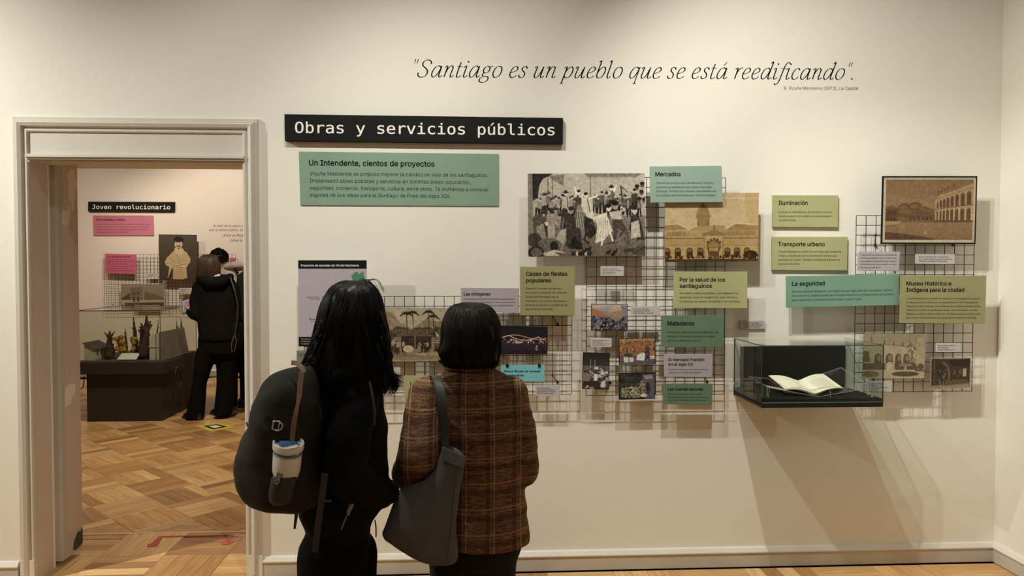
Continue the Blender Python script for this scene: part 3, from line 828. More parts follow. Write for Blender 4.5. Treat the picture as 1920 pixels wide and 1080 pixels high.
def pic_palms():
    p = Pic(168, 120, (152, 140, 116))
    p.grad(0, 60, (148, 138, 116), (160, 148, 122)); p.grad(60, 120, (110, 100, 82), (128, 116, 94))
    p.poly([(0, 8), (16, 12), (34, 34), (60, 46), (60, 60), (0, 60)], (128, 116, 94)); p.poly([(60, 48), (90, 26), (120, 30), (150, 22), (168, 30), (168, 60), (60, 60)], (122, 110, 88))
    r = random.Random(9)
    for i in range(60): x = r.uniform(0, 168); y = r.uniform(14, 56); p.line([(x, y), (x+8, y+7)], .7, (104, 94, 76), .5)
    for x in range(0, 168, 7): p.ell(x, 56+r.uniform(-5, 5), 9, 9, (76, 68, 54)); p.ell(x-2, 52, 4, 4, (98, 88, 70))
    for (x, t, b) in ((48, 14, 60), (62, 12, 62), (98, 10, 62), (108, 20, 60)):
        p.line([(x, t), (x+2, b)], 1.8, (58, 50, 40))
        for k in range(11):
            an = math.pi*(k/10)*1.15-.25; p.line([(x, t), (x+8*math.cos(an), t-5*math.sin(an)), (x+14*math.cos(an), t-3*math.sin(an)+5)], 1.5, (54, 48, 38))
    p.poly([(34, 56), (100, 54), (112, 64), (26, 66)], (92, 80, 62)); p.rect(36, 64, 104, 92, (62, 54, 44)); p.rect(66, 62, 68.5, 104, (120, 106, 84))
    for i in range(20): fig_(p, r.uniform(4, 160), 96+r.uniform(0, 8), 24+r.uniform(-3, 5), r.choice([(60, 52, 42), (150, 138, 112), (92, 80, 64), (124, 112, 90)]), skirt=r.choice([0, .12]))
    p.ell(52, 92, 12, 8, (160, 148, 120)); p.poly([(112, 38), (112, 66), (120, 62), (116, 44)], (60, 52, 44)); p.poly([(112, 52), (122, 62), (116, 66)], (168, 156, 130))
    p.poly([(0, 104), (168, 98), (168, 120), (0, 120)], (140, 126, 102)); p.ell(70, 112, 60, 5, (112, 100, 80), .6); p.ell(30, 106, 40, 4, (90, 80, 64), .6)
    p.noise(7, .67); p.noise(4, 4)
    return p

def pic_night():
    p = Pic(132, 52, (26, 22, 26)); r = random.Random(2)
    p.grad(0, 30, (22, 19, 22), (34, 29, 32)); p.grad(30, 52, (46, 38, 44), (30, 25, 30))
    for k in range(60):
        t = k/59; x = 2+t*126; y = 14+8*abs(math.sin(t*7))+t*6; p.ell(x, y, .9, .9, (215, 190, 150))
        p.ell(x+2, 20+4*math.sin(t*9), .8, .8, (200, 170, 120))
    for k in range(60): x = r.uniform(2, 130); p.ell(x, 27+r.uniform(-3, 4), 1.4, 1.8, r.choice([(150, 120, 110), (110, 80, 80), (170, 150, 150), (120, 60, 60)]))
    for x in (36, 112): p.ell(x, 42, 3, 4, (128, 84, 78)); p.ell(x, 37, 1.5, 1.6, (190, 130, 110))
    p.ell(76, 30, 6, 2.5, (175, 140, 110)); p.noise(5, .67)
    return p

def speck(p, n, x0, y0, x1, y1, cols, seed):
    r = random.Random(seed)
    for i in range(n):
        x, y = r.uniform(x0, x1), r.uniform(y0, y1)
        p.line([(x, y), (x+r.uniform(-2, 2), y+r.uniform(-2, 2))], r.uniform(.5, 1.2), r.choice(cols), .8)
def crowd(p, x0, y0, x1, y1, n, cols, s0=2, s1=5, seed=1):
    r = random.Random(seed)
    for i in range(n): p.ell(r.uniform(x0, x1), r.uniform(y0, y1), r.uniform(s0, s1), r.uniform(s0, s1), r.choice(cols), .9, r.uniform(0, 3))
def pic_basket():
    p = Pic(86, 62, (150, 146, 140)); p.grad(0, 62, (160, 152, 142), (60, 50, 50))
    p.poly([(0, 8), (34, 22), (28, 34), (0, 30)], (176, 96, 52)); p.rect(0, 0, 30, 8, (176, 150, 122)); p.rect(62, 2, 86, 24, (120, 112, 106))
    crowd(p, 0, 28, 86, 62, 110, [(38, 32, 36), (58, 50, 60), (90, 70, 62), (28, 24, 28), (84, 92, 116), (130, 100, 84)], 2, 5, 4)
    p.poly([(30, 22), (58, 0), (70, 0), (78, 28), (60, 42)], (164, 128, 88)); p.poly([(58, 0), (68, 0), (74, 14), (36, 20)], (192, 158, 112))
    for k in range(9): p.line([(33+k*4.6, 22-k*2.4), (60+k*2, 41-k*1.6)], .8, (110, 80, 52))
    for k in range(6): p.line([(32+k*5, 23+k*3.6), (62+k*3, 2+k*5)], .8, (122, 90, 58))
    p.rect(13, 38, 26, 48, (92, 104, 128)); crowd(p, 6, 44, 80, 60, 16, [(160, 130, 120), (150, 150, 160), (176, 150, 130)], 1, 2.6, 8); speck(p, 160, 2, 26, 84, 60, [(30, 26, 30), (150, 130, 118), (90, 76, 70), (180, 168, 160)], 1); p.noise(6, .67)
    return p
def pic_orange():
    p = Pic(84, 62, (150, 96, 48)); crowd(p, 0, 0, 84, 34, 170, [(176, 104, 44), (150, 86, 40), (120, 76, 38), (186, 128, 56), (96, 66, 40), (168, 84, 40)], 1.5, 4, 1)
    for k in range(22): p.ell(k*4, 2+(k % 3), 1, 2, (190, 160, 110))
    p.rect(0, 42, 84, 62, (92, 80, 82)); p.rect(10, 42, 21, 58, (196, 178, 150)); p.rect(23, 46, 33, 57, (190, 176, 150)); p.poly([(42, 40), (56, 34), (64, 40), (58, 54), (40, 52)], (204, 194, 180)); p.ell(20, 40, 12, 5, (70, 74, 46))
    p.poly([(62, 22), (70, 20), (72, 34), (72, 52), (60, 52)], (58, 54, 66)); p.ell(67, 17, 2.6, 3.6, (110, 80, 60)); p.rect(73, 30, 84, 40, (186, 96, 40)); p.rect(72, 42, 84, 50, (190, 170, 150)); speck(p, 260, 2, 2, 82, 60, [(60, 44, 34), (150, 110, 70), (96, 70, 48), (120, 110, 100), (190, 150, 90)], 2); p.noise(6, .67)
    return p
def pic_veg():
    p = Pic(84, 62, (44, 42, 38)); crowd(p, 0, 4, 70, 30, 60, [(40, 40, 34), (58, 60, 48), (34, 32, 32), (70, 66, 52)], 3, 7, 3)
    for k in range(4): p.line([(4, 10+k*6), (50, 12+k*5)], 1, (80, 78, 66))
    p.poly([(54, 4), (84, 2), (84, 62), (60, 62)], (88, 80, 88)); crowd(p, 4, 34, 60, 58, 120, [(128, 132, 88), (160, 150, 100), (92, 104, 62), (150, 110, 70), (176, 170, 130)], 1.3, 3.4, 6)
    p.ell(58, 54, 8, 4, (196, 190, 150)); p.poly([(64, 24), (70, 22), (74, 40), (68, 54), (64, 40)], (44, 40, 52)); p.ell(66, 19, 3, 4, (120, 90, 70)); crowd(p, 50, 20, 60, 38, 14, [(170, 130, 100), (150, 100, 80)], 1.6, 3, 2)
    p.poly([(58, 6), (76, 4), (80, 14), (60, 14)], (150, 120, 124)); speck(p, 240, 2, 2, 82, 60, [(34, 32, 30), (90, 96, 70), (140, 130, 100), (60, 56, 60)], 3); p.noise(6, .67)
    return p
def pic_bw():
    p = Pic(62, 86, (58, 54, 48)); p.grad(0, 30, (34, 31, 28), (52, 48, 42)); p.grad(30, 86, (92, 86, 76), (58, 54, 48))
    for x in (18, 28): p.line([(x, 16), (x, 36)], 1, (190, 182, 160))
    crowd(p, 4, 34, 60, 66, 60, [(40, 36, 34), (150, 142, 126), (190, 184, 168), (70, 64, 58), (54, 56, 70)], 1.6, 4, 12)
    crowd(p, 30, 40, 60, 84, 34, [(200, 194, 180), (44, 40, 38), (150, 142, 128)], 2, 5, 5); p.poly([(0, 46), (22, 52), (14, 70), (0, 68)], (120, 108, 94)); p.poly([(26, 50), (36, 50), (34, 66), (26, 66)], (204, 198, 184))
    p.rect(2, 68, 38, 80, (44, 40, 38)); p.rect(44, 68, 54, 82, (196, 188, 170)); crowd(p, 2, 80, 30, 86, 8, [(180, 130, 110), (190, 184, 170)], 1, 3, 6); p.noise(6, .67)
    return p
def pic_arcade():
    p = Pic(142, 104, (140, 126, 98)); p.grad(0, 50, (134, 122, 94), (142, 128, 98)); p.poly([(0, 22), (142, 34), (142, 84), (0, 84)], (154, 140, 108)); p.line([(0, 21), (112, 31)], 2, (112, 98, 74))
    for x, y in ((18, 8), (48, 14), (70, 18), (90, 20)): p.line([(x, y), (x, y+10)], 1.8, (70, 58, 42)); p.ell(x, y+8, 2.2, 2, (90, 76, 56))
    for k in range(20): r = random.Random(k); x = 108+r.uniform(-5, 14); y = 14+k*3; p.line([(x, y), (x+r.uniform(-9, 9), y+r.uniform(4, 12))], 2, (88, 74, 54))
    for x in (34, 60, 81, 100):
        rx = 8.5 if x < 70 else 7.5
        p.ell(x, 55, rx+1.6, 10.5, (176, 162, 128)); p.rect(x-rx-1.6, 55, x+rx+1.6, 71, (172, 158, 124)); p.ell(x, 55, rx, 9, (92, 76, 54)); p.rect(x-rx, 55, x+rx, 70, (86, 70, 50)); p.ell(x+2, 57, rx*.6, 7, (124, 106, 78))
    p.poly([(0, 40), (12, 42), (16, 66), (0, 66)], (96, 80, 56)); p.rect(0, 69, 52, 84, (92, 76, 54)); p.poly([(72, 70), (120, 68), (128, 86), (74, 86)], (84, 70, 50)); p.rect(56, 66, 66, 86, (168, 154, 122)); p.rect(96, 72, 100, 86, (168, 154, 122)); p.ell(98, 73, 16, 3, (130, 116, 88))
    p.rect(0, 84, 142, 104, (162, 148, 116)); p.ell(98, 94, 32, 6, (82, 68, 48)); p.ell(16, 94, 22, 7, (112, 94, 68)); p.ell(133, 77, 8, 7, (86, 72, 52)); p.rect(120, 84, 142, 88, (90, 76, 56)); p.rect(122, 10, 140, 70, (150, 136, 104), .7)
    p.noise(3.5, 1); p.noise(2.5, 4)
    return p
def pic_interior():
    p = Pic(94, 68, (58, 44, 32)); p.rect(0, 0, 94, 68, (140, 124, 96)); p.rect(2, 2, 92, 58, (56, 42, 30)); p.grad(58, 68, (120, 102, 76), (150, 134, 104))
    p.line([(30, 10), (40, 18), (44, 36), (42, 56)], 5, (96, 78, 56)); p.ell(22, 26, 8, 14, (44, 34, 26)); p.poly([(40, 6), (92, 0), (92, 20), (50, 16)], (38, 29, 22))
    p.rect(76, 24, 84, 42, (168, 148, 112)); p.rect(68, 26, 74, 38, (84, 66, 46)); r = random.Random(4)
    for k in range(40): x, y = 18+r.uniform(0, 56), 26+r.uniform(0, 28); p.line([(x, y), (x, y+r.uniform(2, 6))], 1.1, r.choice([(120, 104, 80), (150, 134, 104), (34, 26, 20)]))
    p.poly([(40, 50), (84, 48), (92, 58), (30, 60)], (88, 70, 50)); p.rect(8, 4, 10, 56, (90, 72, 52)); p.noise(6, 1)
    return p
def pic_portrait():
    p = Pic(74, 88, (72, 60, 46)); p.grad(0, 88, (76, 64, 50), (62, 50, 38)); p.rect(0, 0, 74, 1.5, (40, 33, 26)); p.rect(0, 86, 74, 88, (50, 42, 33))
    B = (176, 152, 110); 
    p.poly([(30, 30), (44, 28), (54, 34), (61, 46), (60, 54), (52, 58), (54, 84), (16, 84), (20, 60), (12, 52), (14, 46), (24, 36)], B)
    p.poly([(30, 26), (46, 26), (50, 34), (40, 40), (30, 34)], (190, 166, 124)); p.poly([(24, 62), (46, 62), (48, 86), (20, 86)], (168, 144, 104)); p.poly([(24, 66), (27, 60), (26, 86), (16, 86)], (60, 48, 36))
    p.poly([(10, 52), (38, 58), (60, 50), (54, 62), (30, 66), (14, 60)], (184, 160, 118)); p.line([(12, 54), (34, 60), (54, 56)], .8, (110, 90, 62)); p.line([(24, 62), (46, 64)], .8, (104, 84, 58)); p.line([(34, 38), (40, 56)], .8, (124, 102, 72)); p.line([(22, 44), (30, 56)], .8, (130, 108, 76))
    p.ell(38, 17, 8, 10.5, (186, 160, 120)); p.ell(38, 9, 9, 5.5, (38, 30, 23)); p.poly([(29, 8), (32, 8), (31, 18), (29, 16)], (38, 30, 23)); p.poly([(45, 8), (48, 9), (47, 17), (45, 16)], (38, 30, 23))
    p.line([(33, 15), (36, 15)], 1, (60, 46, 34)); p.line([(40, 15), (43, 15)], 1, (60, 46, 34)); p.line([(34.5, 22), (42, 22)], 1.8, (50, 38, 28)); p.ell(38.5, 26, 1.6, 1.6, (70, 54, 40)); p.line([(38.5, 16), (38.8, 20)], .8, (140, 116, 84))
    p.noise(4, .67)
    return p
def pic_oldhouse():
    p = Pic(80, 36, (128, 110, 88)); p.grad(0, 20, (134, 116, 94), (128, 110, 86)); p.poly([(17, 6), (41, 4), (41, 36), (17, 36)], (112, 96, 74)); p.poly([(0, 28), (17, 16), (17, 36), (0, 36)], (80, 68, 52)); p.rect(41, 0, 42, 36, (150, 132, 106))
    p.poly([(44, 14), (62, 18), (80, 26), (80, 36), (44, 36)], (104, 88, 66)); p.poly([(0, 30), (80, 30), (80, 34), (0, 36)], (160, 144, 118))
    for x in (22, 30): p.rect(x, 14, x+4, 20, (80, 66, 50)); p.rect(x, 24, x+4, 34, (76, 62, 46))
    p.noise(5, .67); return p
def pic_map():
    p = Pic(128, 162, (166, 156, 158)); p.rect(0, 0, 128, 16, (14, 14, 14)); p.rect(0, 144, 48, 162, (14, 14, 14)); p.rect(48, 144, 128, 162, (14, 14, 14))
    p.poly([(98, 28), (104, 26), (105, 22), (112, 22), (113, 26), (119, 22), (124, 24), (122, 28), (125, 32), (122, 42), (100, 42), (101, 34)], (76, 122, 92))
    W = (182, 172, 174)
    p.line([(0, 32), (20, 44), (50, 54), (80, 62), (128, 66)], .8, W); p.line([(10, 106), (40, 98), (90, 78), (128, 70)], .8, W); p.line([(46, 54), (40, 98), (30, 144)], .7, W); p.line([(100, 20), (92, 80), (96, 144)], .7, W); p.line([(60, 16), (72, 80), (66, 144)], .6, W)
    for (x, y) in ((45, 68), (21, 108), (62, 56), (57, 96), (104, 90)): p.line([(x, y), (x, y+2.4), (x+2, y+2.4)], .6, (30, 28, 28))
    p.noise(2, 1); return p

# ------------------------------------------------------------------ panels, captions, prints
GREEN = mat('panel_green', A(118, 142, 116), .6)
GREEN2 = mat('panel_sea_green', A(106, 139, 113), .6)
GREEN4 = mat('panel_mint_green', A(134, 154, 133), .6)
GREEN3 = mat('panel_deep_green', A(90, 112, 86), .6)
OLIVE = mat('panel_olive', A(158, 156, 106), .6)
OLIVE2 = mat('panel_dark_olive', A(138, 132, 88), .6)
LILAC = mat('panel_lilac', A(158, 148, 146), .6)
GREYC = mat('caption_card', A(176, 168, 158), .6)
CYAN = mat('panel_cyan', A(112, 176, 178), .55)
PNK = mat('panel_pink', (.56, .17, .25), .6)
PNK2 = mat('panel_bright_pink', (.55, .11, .20), .6)
BLK_ = mat('panel_black', (.012, .0115, .011), .6, spec=.1)
def rect(x0, y0, x1, y1): return [(x0, y0), (x1, y0), (x1, y1), (x0, y1)]
H = dict(faux=.019, res=3)
def info(q, Yf, th, m, label, head, body, cat='panel', group=None, nm='info_panel', slope=0.0, hink=None, bink=None):
    e = board(nm, q, Yf, th, m, label, cat, group)
    fr = Frame(Yf)
    if head: lettering('heading', e, hink or INK, [(s, x, y, w_, dict(H, slope=slope)) for s, x, y, w_ in head], fr)
    if body: lettering('body_text', e, bink or INKD, [(s, x, y, w_, dict(slope=slope)) for s, x, y, w_ in body], fr)
    return e
def fake_lines(q, n, x0=.08, seed=0, y0=.22, y1=.9):
    """greeked text lines on cards whose print is too small to read"""
    r = random.Random(seed); out = []
    words = 'la ciudad de Santiago en el siglo XIX archivo y coleccion museo historico nacional fotografia impresion reproduccion'.split()
    (ax, ay), (bx, by), _, (dx, dy) = q; w_ = bx-ax; h_ = dy-ay
    for i in range(n):
        f = r.uniform(.55, .95)*(1-2*x0) if i != n-1 else r.uniform(.4, .7)
        y = ay+h_*(y0+(y1-y0)*(i+.6)/n)
        pitch = h_*(y1-y0)/n; goal = w_*f/(pitch*.42); t = r.choice(words).capitalize()
        while len(t) < goal-3: t += ' '+r.choice(words)
        out.append((t, ax+w_*x0, y, min(w_*(1-2*x0), len(t)*pitch*.42)))
    return out
YW = -.010
e = board('title_sign', [(533, 214), (1056, 221), (1055.5, 270), (534, 264)], -.030, .028, BLK_, 'long black title sign with white typewriter lettering, Obras y servicios públicos', 'sign')
lettering('heading', e, WHITEINK, [('Obras y servicios públicos', 553.5, 249, 486, dict(font=F_MONO, slope=.0095, res=4, faux=.006, tall=.88))], Frame(-.030))
info([(560, 284), (935, 288.5), (935, 386.5), (563, 385)], -.006, .0055, GREEN, 'wide green introduction panel under the black title sign', [('Un Intendente, cientos de proyectos', 579.5, 310, 235)],
     [('Vicuña Mackenna se propuso mejorar la calidad de vida de los santiaguinos.', 580.5, 328.6, 335), ('Implementó obras públicas y servicios en distintas áreas: educación,', 581, 342, 302),
      ('seguridad, comercio, transporte, cultura, entre otros. Te invitamos a conocer', 581, 355.4, 335), ('algunas de sus ideas para el Santiago de fines del siglo XIX.', 581, 368.5, 264)], slope=.010)
YG1, YG2, YG3 = -.084, -.096, -.112
MTH = .006
q = [(559, 488), (687.5, 488), (687.5, 649.5), (560, 649.5)]
e = board('map_poster', q, -.090, MTH, LILAC, 'tall lilac map poster of schools with black bars at top and bottom', 'poster')
picture(e, q, -.090, pic_map())
lettering('heading', e, WHITEINK, [('Proyectos de escuelas de Vicuña Mackenna', 564.5, 499.5, 108, dict(faux=.015)), ('Hay colegios y escuelas', 565, 636.5, 26), ('de los proyectos', 565, 641, 22), ('de educación', 565, 645.5, 16)], Frame(-.0905))
lettering('place_names', e, INKD, [('Escuela de Talleres', 575, 558, 24), ('Yungay y Catedral', 580, 561.5, 20), ('Recoleta', 581, 600, 12), ('Mapocho', 583, 603.5, 9), ('San Isidro', 618, 542, 16), ('Matta', 640, 580, 10), ('Ñuñoa', 662, 610, 12)], Frame(-.0905))
info([(556, 657), (592, 657), (592, 683), (556, 683)], -.088, .004, mat('card_greygreen', A(112, 112, 92), .6), 'small grey-green card hanging under the map poster beside the backpack', None, [('escuelas de la ciudad', 560, 664, 26), ('siglo XIX', 560, 668, 14)], cat='label', nm='caption_card')

def print_(q, Yf, pic, label, th=MTH, frame=None, group='photographs and engravings on the grids', nm='photo_print', cat='photograph'):
    e = board(nm, q, Yf, th, BLK_ if frame else mat('print_backing', A(120, 110, 92), .6), label, cat, group)
    if frame:
        c = [sum(p[i] for p in q)/4 for i in (0, 1)]
        w_ = abs(q[1][0]-q[0][0]); h_ = abs(q[3][1]-q[0][1])
        q = [(c[0]+(x-c[0])*(1-2*frame/w_), c[1]+(y-c[1])*(1-2*frame/h_)) for x, y in q]
    picture(e, q, Yf-.0002, pic)
    return e
print_([(722, 576), (862, 578), (862, 676.5), (722, 678)], -.086, pic_palms().mute(1, 1.25, 110), 'sepia engraving of a village fair under palm trees, between the two women')
print_([(895, 610.5), (1027, 612.5), (1026.5, 664.5), (895, 664)], -.088, pic_night(), 'dark night photograph with strings of lights, right of the plaid jacket', frame=.8)
print_([(989.5, 325.5), (1209, 324.8), (1210, 480.3), (990.5, 481.5)], -.098, pic_dance().mute(.7, 1.2, 105), 'large black-and-white engraving of a crowded dance, biggest picture on the wall')
print_([(1246.5, 363), (1423, 361.5), (1421, 490), (1247, 491.3)], -.090, pic_market().mute(1, 1.1, 130), 'sepia photograph of a domed market hall under the Mercados panel')
print_([(1108.5, 570), (1177, 570), (1177, 619.5), (1108.5, 620)], -.088, pic_basket().mute(), 'small colour photograph of a big basket above a crowd', frame=1.1)
print_([(1160, 634.3), (1228.5, 633), (1228.5, 683.3), (1161, 684)], -.088, pic_orange().mute(), 'small colour photograph of an orange fruit stall with a vendor', frame=1.1)
print_([(1093, 660.5), (1143.5, 662), (1142, 731), (1091.5, 729.5)], -.088, pic_bw(), 'upright black-and-white photograph of street sellers, left edge of middle grid', frame=1.1)
print_([(1160, 699.7), (1228.5, 698), (1228.5, 748), (1160.5, 749.8)], -.088, pic_veg().mute(), 'small dark photograph of vegetables, lowest of the market pictures', frame=1.1)
print_([(1654.5, 330), (1833, 330), (1829.5, 458), (1651.5, 457.5)], -.105, pic_street(), 'brown photograph of an arcaded palace on a street, mounted with a black border', frame=3.0)
print_([(1620, 625), (1735, 625.5), (1732.5, 709), (1617.5, 709.5)], -.086, pic_arcade(), 'faded photograph of a courtyard with four arches, partly behind the glass case')
print_([(1745, 671), (1820.5, 671.5), (1819, 726), (1744, 732)], -.088, pic_interior(), 'small dark photograph of an interior, low down by the right-hand corner')

info([(864, 539.5), (973, 540), (972.5, 586), (864, 584)], YG1-.004, MTH, LILAC, 'lilac panel headed Las chinganas above the plaid-jacketed woman', [('Las chinganas', 870, 554, 49)],
     [('Eran espacios de diversión administrados generalmente', 870, 562, 94), ('por mujeres de las clases populares. Pese a las prohibiciones', 870, 568, 96), ('siguieron siendo para muchos el lugar de reunión.', 870, 574, 94)])
info([(975, 500), (1078.5, 500.5), (1077, 592), (975, 591.5)], YG3, MTH, OLIVE2, 'tall olive panel headed Casas de fiestas populares', [('Casas de fiestas', 986.5, 517, 77), ('populares', 986.5, 529.3, 46.5)],
     [('Clausuró muchas chinganas y', 985.5, 542.5, 69), ('promovió la creación de casas de', 985.5, 550.3, 77), ('fiesta administradas por el', 985.5, 558.1, 62), ('municipio, con control del acceso y', 985.5, 566, 80), ('la venta de alcohol, y presencia de', 985.5, 573.6, 78), ('la policía de seguridad.', 985.5, 581.2, 52)])
e = info([(939, 684.8), (1021, 684), (1021, 715.5), (939, 715)], YG1-.006, .002, CYAN, 'bright cyan notice held by two black clips', [('Pintura “Boceto de carnaval”', 945.5, 698, 69), ('en restauración.', 945.5, 705.5, 38)], None, cat='notice', nm='notice_card')
for cx in (951, 1011):
    p = at(cx, 685, YG1-.006)
    MB().hexa([(p.x-.008, -.094, p.z+.005), (p.x+.008, -.094, p.z+.005), (p.x+.006, -.094, p.z-.010), (p.x-.006, -.094, p.z-.010), (p.x-.008, -.086, p.z+.005), (p.x+.008, -.086, p.z+.005), (p.x+.006, -.086, p.z-.010), (p.x-.006, -.086, p.z-.010)]).tube([(p.x-.005, -.09, p.z+.004), (p.x-.003, -.09, p.z+.016), (p.x+.003, -.09, p.z+.016), (p.x+.005, -.09, p.z+.004)], .0012, 5).build('clip', BLACK, e)
info([(758, 704.5), (850, 705), (850, 789.5), (758, 789)], YG3, MTH, OLIVE, 'olive panel half hidden by the plaid jacket, heading starts La', [('La vida social', 769.5, 722.5, 58)], [('Bares y', 769.5, 740, 18), ('ramadas en', 769.5, 748, 30), ('los barrios', 769.5, 756, 28)])
info([(1218.5, 312), (1353, 310.5), (1355.5, 379), (1220, 380)], YG3, .010, GREEN4, 'green panel headed Mercados, overlapping the domed market photograph', [('Mercados', 1229, 330.5, 47)],
     [('Terminó la construcción del Mercado Central y', 1230.5, 345, 108), ('promovió la habilitación de nuevos mercados', 1230.5, 352.8, 104), ('(recovas). Prohibió los privados, permitiendo sólo', 1230.5, 360.4, 113), ('los públicos administrados por la Municipalidad.', 1230.5, 368.2, 112)], slope=-.004)
info([(1263.5, 509), (1401.8, 509.5), (1401, 578), (1262.5, 577.8)], YG2, MTH, OLIVE, 'olive panel headed Por la salud de los santiaguinos', [('Por la salud de los', 1274.5, 528, 84.5), ('santiaguinos', 1274.5, 539.6, 60)],
     [('Se crearon nuevos hospitales y se mejoraron los', 1274.5, 551.4, 109), ('existentes, como el Hospital San Juan de Dios y', 1274.5, 559.2, 108), ('El Hospicio, encargado de atender a los mendigos.', 1274.5, 567, 114)])
info([(1239.5, 591.5), (1358, 591), (1357.5, 651), (1240, 651)], YG2, MTH, GREEN3, 'deep green panel headed Mataderos', [('Mataderos', 1251.5, 610, 50)],
     [('Propuso el mejoramiento del Matadero de', 1251.5, 624.5, 95), ('Franklin y la construcción de uno nuevo', 1251.5, 632.3, 89), ('próximo al Mercado Central.', 1251.5, 640.2, 63)])
info([(1245, 664), (1336.5, 664), (1335.5, 707.5), (1245.5, 706.5)], YG2, MTH, LILAC, 'lilac panel headed El mercado Franklin en el siglo XX', [('El mercado Franklin', 1253.5, 677, 67), ('en el siglo XX', 1253.5, 685.5, 46)],
     [('El sector del Matadero de Franklin es famoso', 1253.5, 694, 74), ('hasta hoy por sus comercios callejeros.', 1253.5, 699.6, 62)])
info([(1243.5, 719), (1335.5, 719), (1334.5, 759), (1243.5, 758)], YG2, MTH, GREEN3, 'small deep green panel headed Las nuevas recovas, lowest on the middle grid', [('Las nuevas recovas', 1252, 732, 66)],
     [('San Lázaro, Maestranza, Abasto, Vega y', 1252, 740, 65), ('Catedral fueron todas las nuevas recovas abiertas', 1252, 746, 75), ('en los barrios cercanos a los mercados.', 1252, 751.6, 72)])
info([(1449, 366), (1572, 366), (1571.5, 426.5), (1449, 425.5)], -.016, .014, OLIVE, 'olive panel headed Iluminación, fixed flat on the wall', [('Iluminación', 1460, 384, 54)],
     [('Durante la intendencia, se instalaron nuevos', 1460, 399.3, 100), ('faroles a gas en la ciudad y se reemplazaron', 1460, 407, 100), ('los deficientes.', 1460, 414.5, 33)])
info([(1448, 444), (1589.5, 444), (1588.5, 507.5), (1447.5, 506.5)], -.016, .014, OLIVE, 'olive panel headed Transporte urbano, directly above La seguridad', [('Transporte urbano', 1459, 461.5, 87)],
     [('Vicuña Mackenna amplió los servicios de transporte', 1459, 473.5, 118), ('urbano a través de carros de tracción animal que', 1459, 481.2, 110), ('recorrían la ciudad. También aumentó la frecuencia', 1459, 488.8, 115), ('de esos recorridos.', 1459, 496.4, 42)])
info([(1473.5, 518), (1685.5, 513.5), (1686, 572), (1474, 577)], YG2+.004, MTH, GREEN2, 'wide green panel headed La seguridad, tilted slightly upward to the right', [('La seguridad', 1485, 535.8, 61)],
     [('Fue prioridad para Benjamín y se inspiró en sus viajes para dar soluciones. Terminó', 1485, 548.6, 189), ('de construir el Cuartel Central de la Policía e intervino la infraestructura de la cárcel', 1485, 556.4, 190), ('para mejorar las condiciones de los presos y evitar fugas.', 1485, 564.3, 131)], slope=-.016)
info([(1689, 516.5), (1849.5, 517), (1847, 607), (1687, 606)], YG3, MTH, OLIVE2, 'large dark olive panel headed Museo Histórico e Indígena para la ciudad', [('Museo Histórico e', 1699.5, 535.3, 84), ('Indígena para la ciudad', 1699.5, 547, 108)],
     [('Vicuña Mackenna fue pionero en impulsar la necesidad de construir', 1699, 561.3, 138), ('un Museo Histórico Nacional. En septiembre de 1873 inauguró la', 1699, 568.5, 133), ('“Exposición del Coloniaje” en el Palacio de los Gobernadores, actual', 1699, 575.7, 139), ('edificio de Correos en la Plaza de Armas, con 600 objetos. Un año', 1699, 582.9, 134), ('después se abrió el Museo Histórico e Indígena del cerro Santa Lucía.', 1699, 590.1, 140), ('Este museo fue el antecesor del actual Museo Histórico Nacional.', 1699, 597.3, 132)])
q = [(1609.5, 471.5), (1688, 472), (1685.5, 508), (1607, 507.5)]
info(q, YG1-.004, .004, LILAC, 'lilac card of close text at the left edge of the corner grid', None, [('Algunas de las medidas tomadas para la', 1615, 479.3, 66), ('Policía de Seguridad fueron el traslado de', 1614.5, 485.2, 66), ('los cuarteles, nuevos uniformes y caballos', 1614, 491, 66), ('en distintos barrios de la ciudad y un mejor', 1613.5, 496.8, 67), ('sueldo para sus guardianes.', 1613, 502.5, 38)])
CAPS = [
    ([(1126, 499), (1170, 499.5), (1169.5, 518), (1126, 517.5)], 4, 'small caption card under the big dance engraving'),
    ([(1182.5, 574.5), (1239, 573), (1239, 591), (1182.5, 591)], 3, 'small caption card right of the basket photograph'),
    ([(1108, 634), (1147, 634), (1147, 651), (1108, 651)], 4, 'small caption card below the basket photograph'),
    ([(1003, 722), (1050, 722), (1049, 744), (1003, 742)], 4, 'small caption card below the cyan notice'),
    ([(714, 688), (751, 689), (750.5, 713), (714, 712)], 3, 'small caption card under the palm engraving beside the long black hair'),
    ([(1716.5, 476.5), (1790.5, 477), (1790, 495.5), (1716, 494.5)], 3, 'wide caption card under the black-bordered street photograph'),
    ([(1755, 643), (1803, 643), (1802, 660), (1755, 660)], 3, 'small caption card above the dark interior photograph'),
    ([(1624, 714), (1673, 714), (1672, 735), (1622, 734)], 4, 'small caption card seen through the right end of the glass case'),
]
for i, (q, n, lb) in enumerate(CAPS):
    info(q, YG1-.003, .003, GREYC, lb, None, fake_lines(q, n, seed=i), cat='label', group='caption cards clipped to the grids', nm='caption_card')
q = [(1387.5, 601), (1434.5, 601), (1434.5, 617), (1387.5, 617)]
e = info(q, -.012, .010, GREYC, 'small dark-edged caption card on the wall above the glass case', None, fake_lines(q, 3, seed=20, x0=.14), cat='label', nm='caption_card')

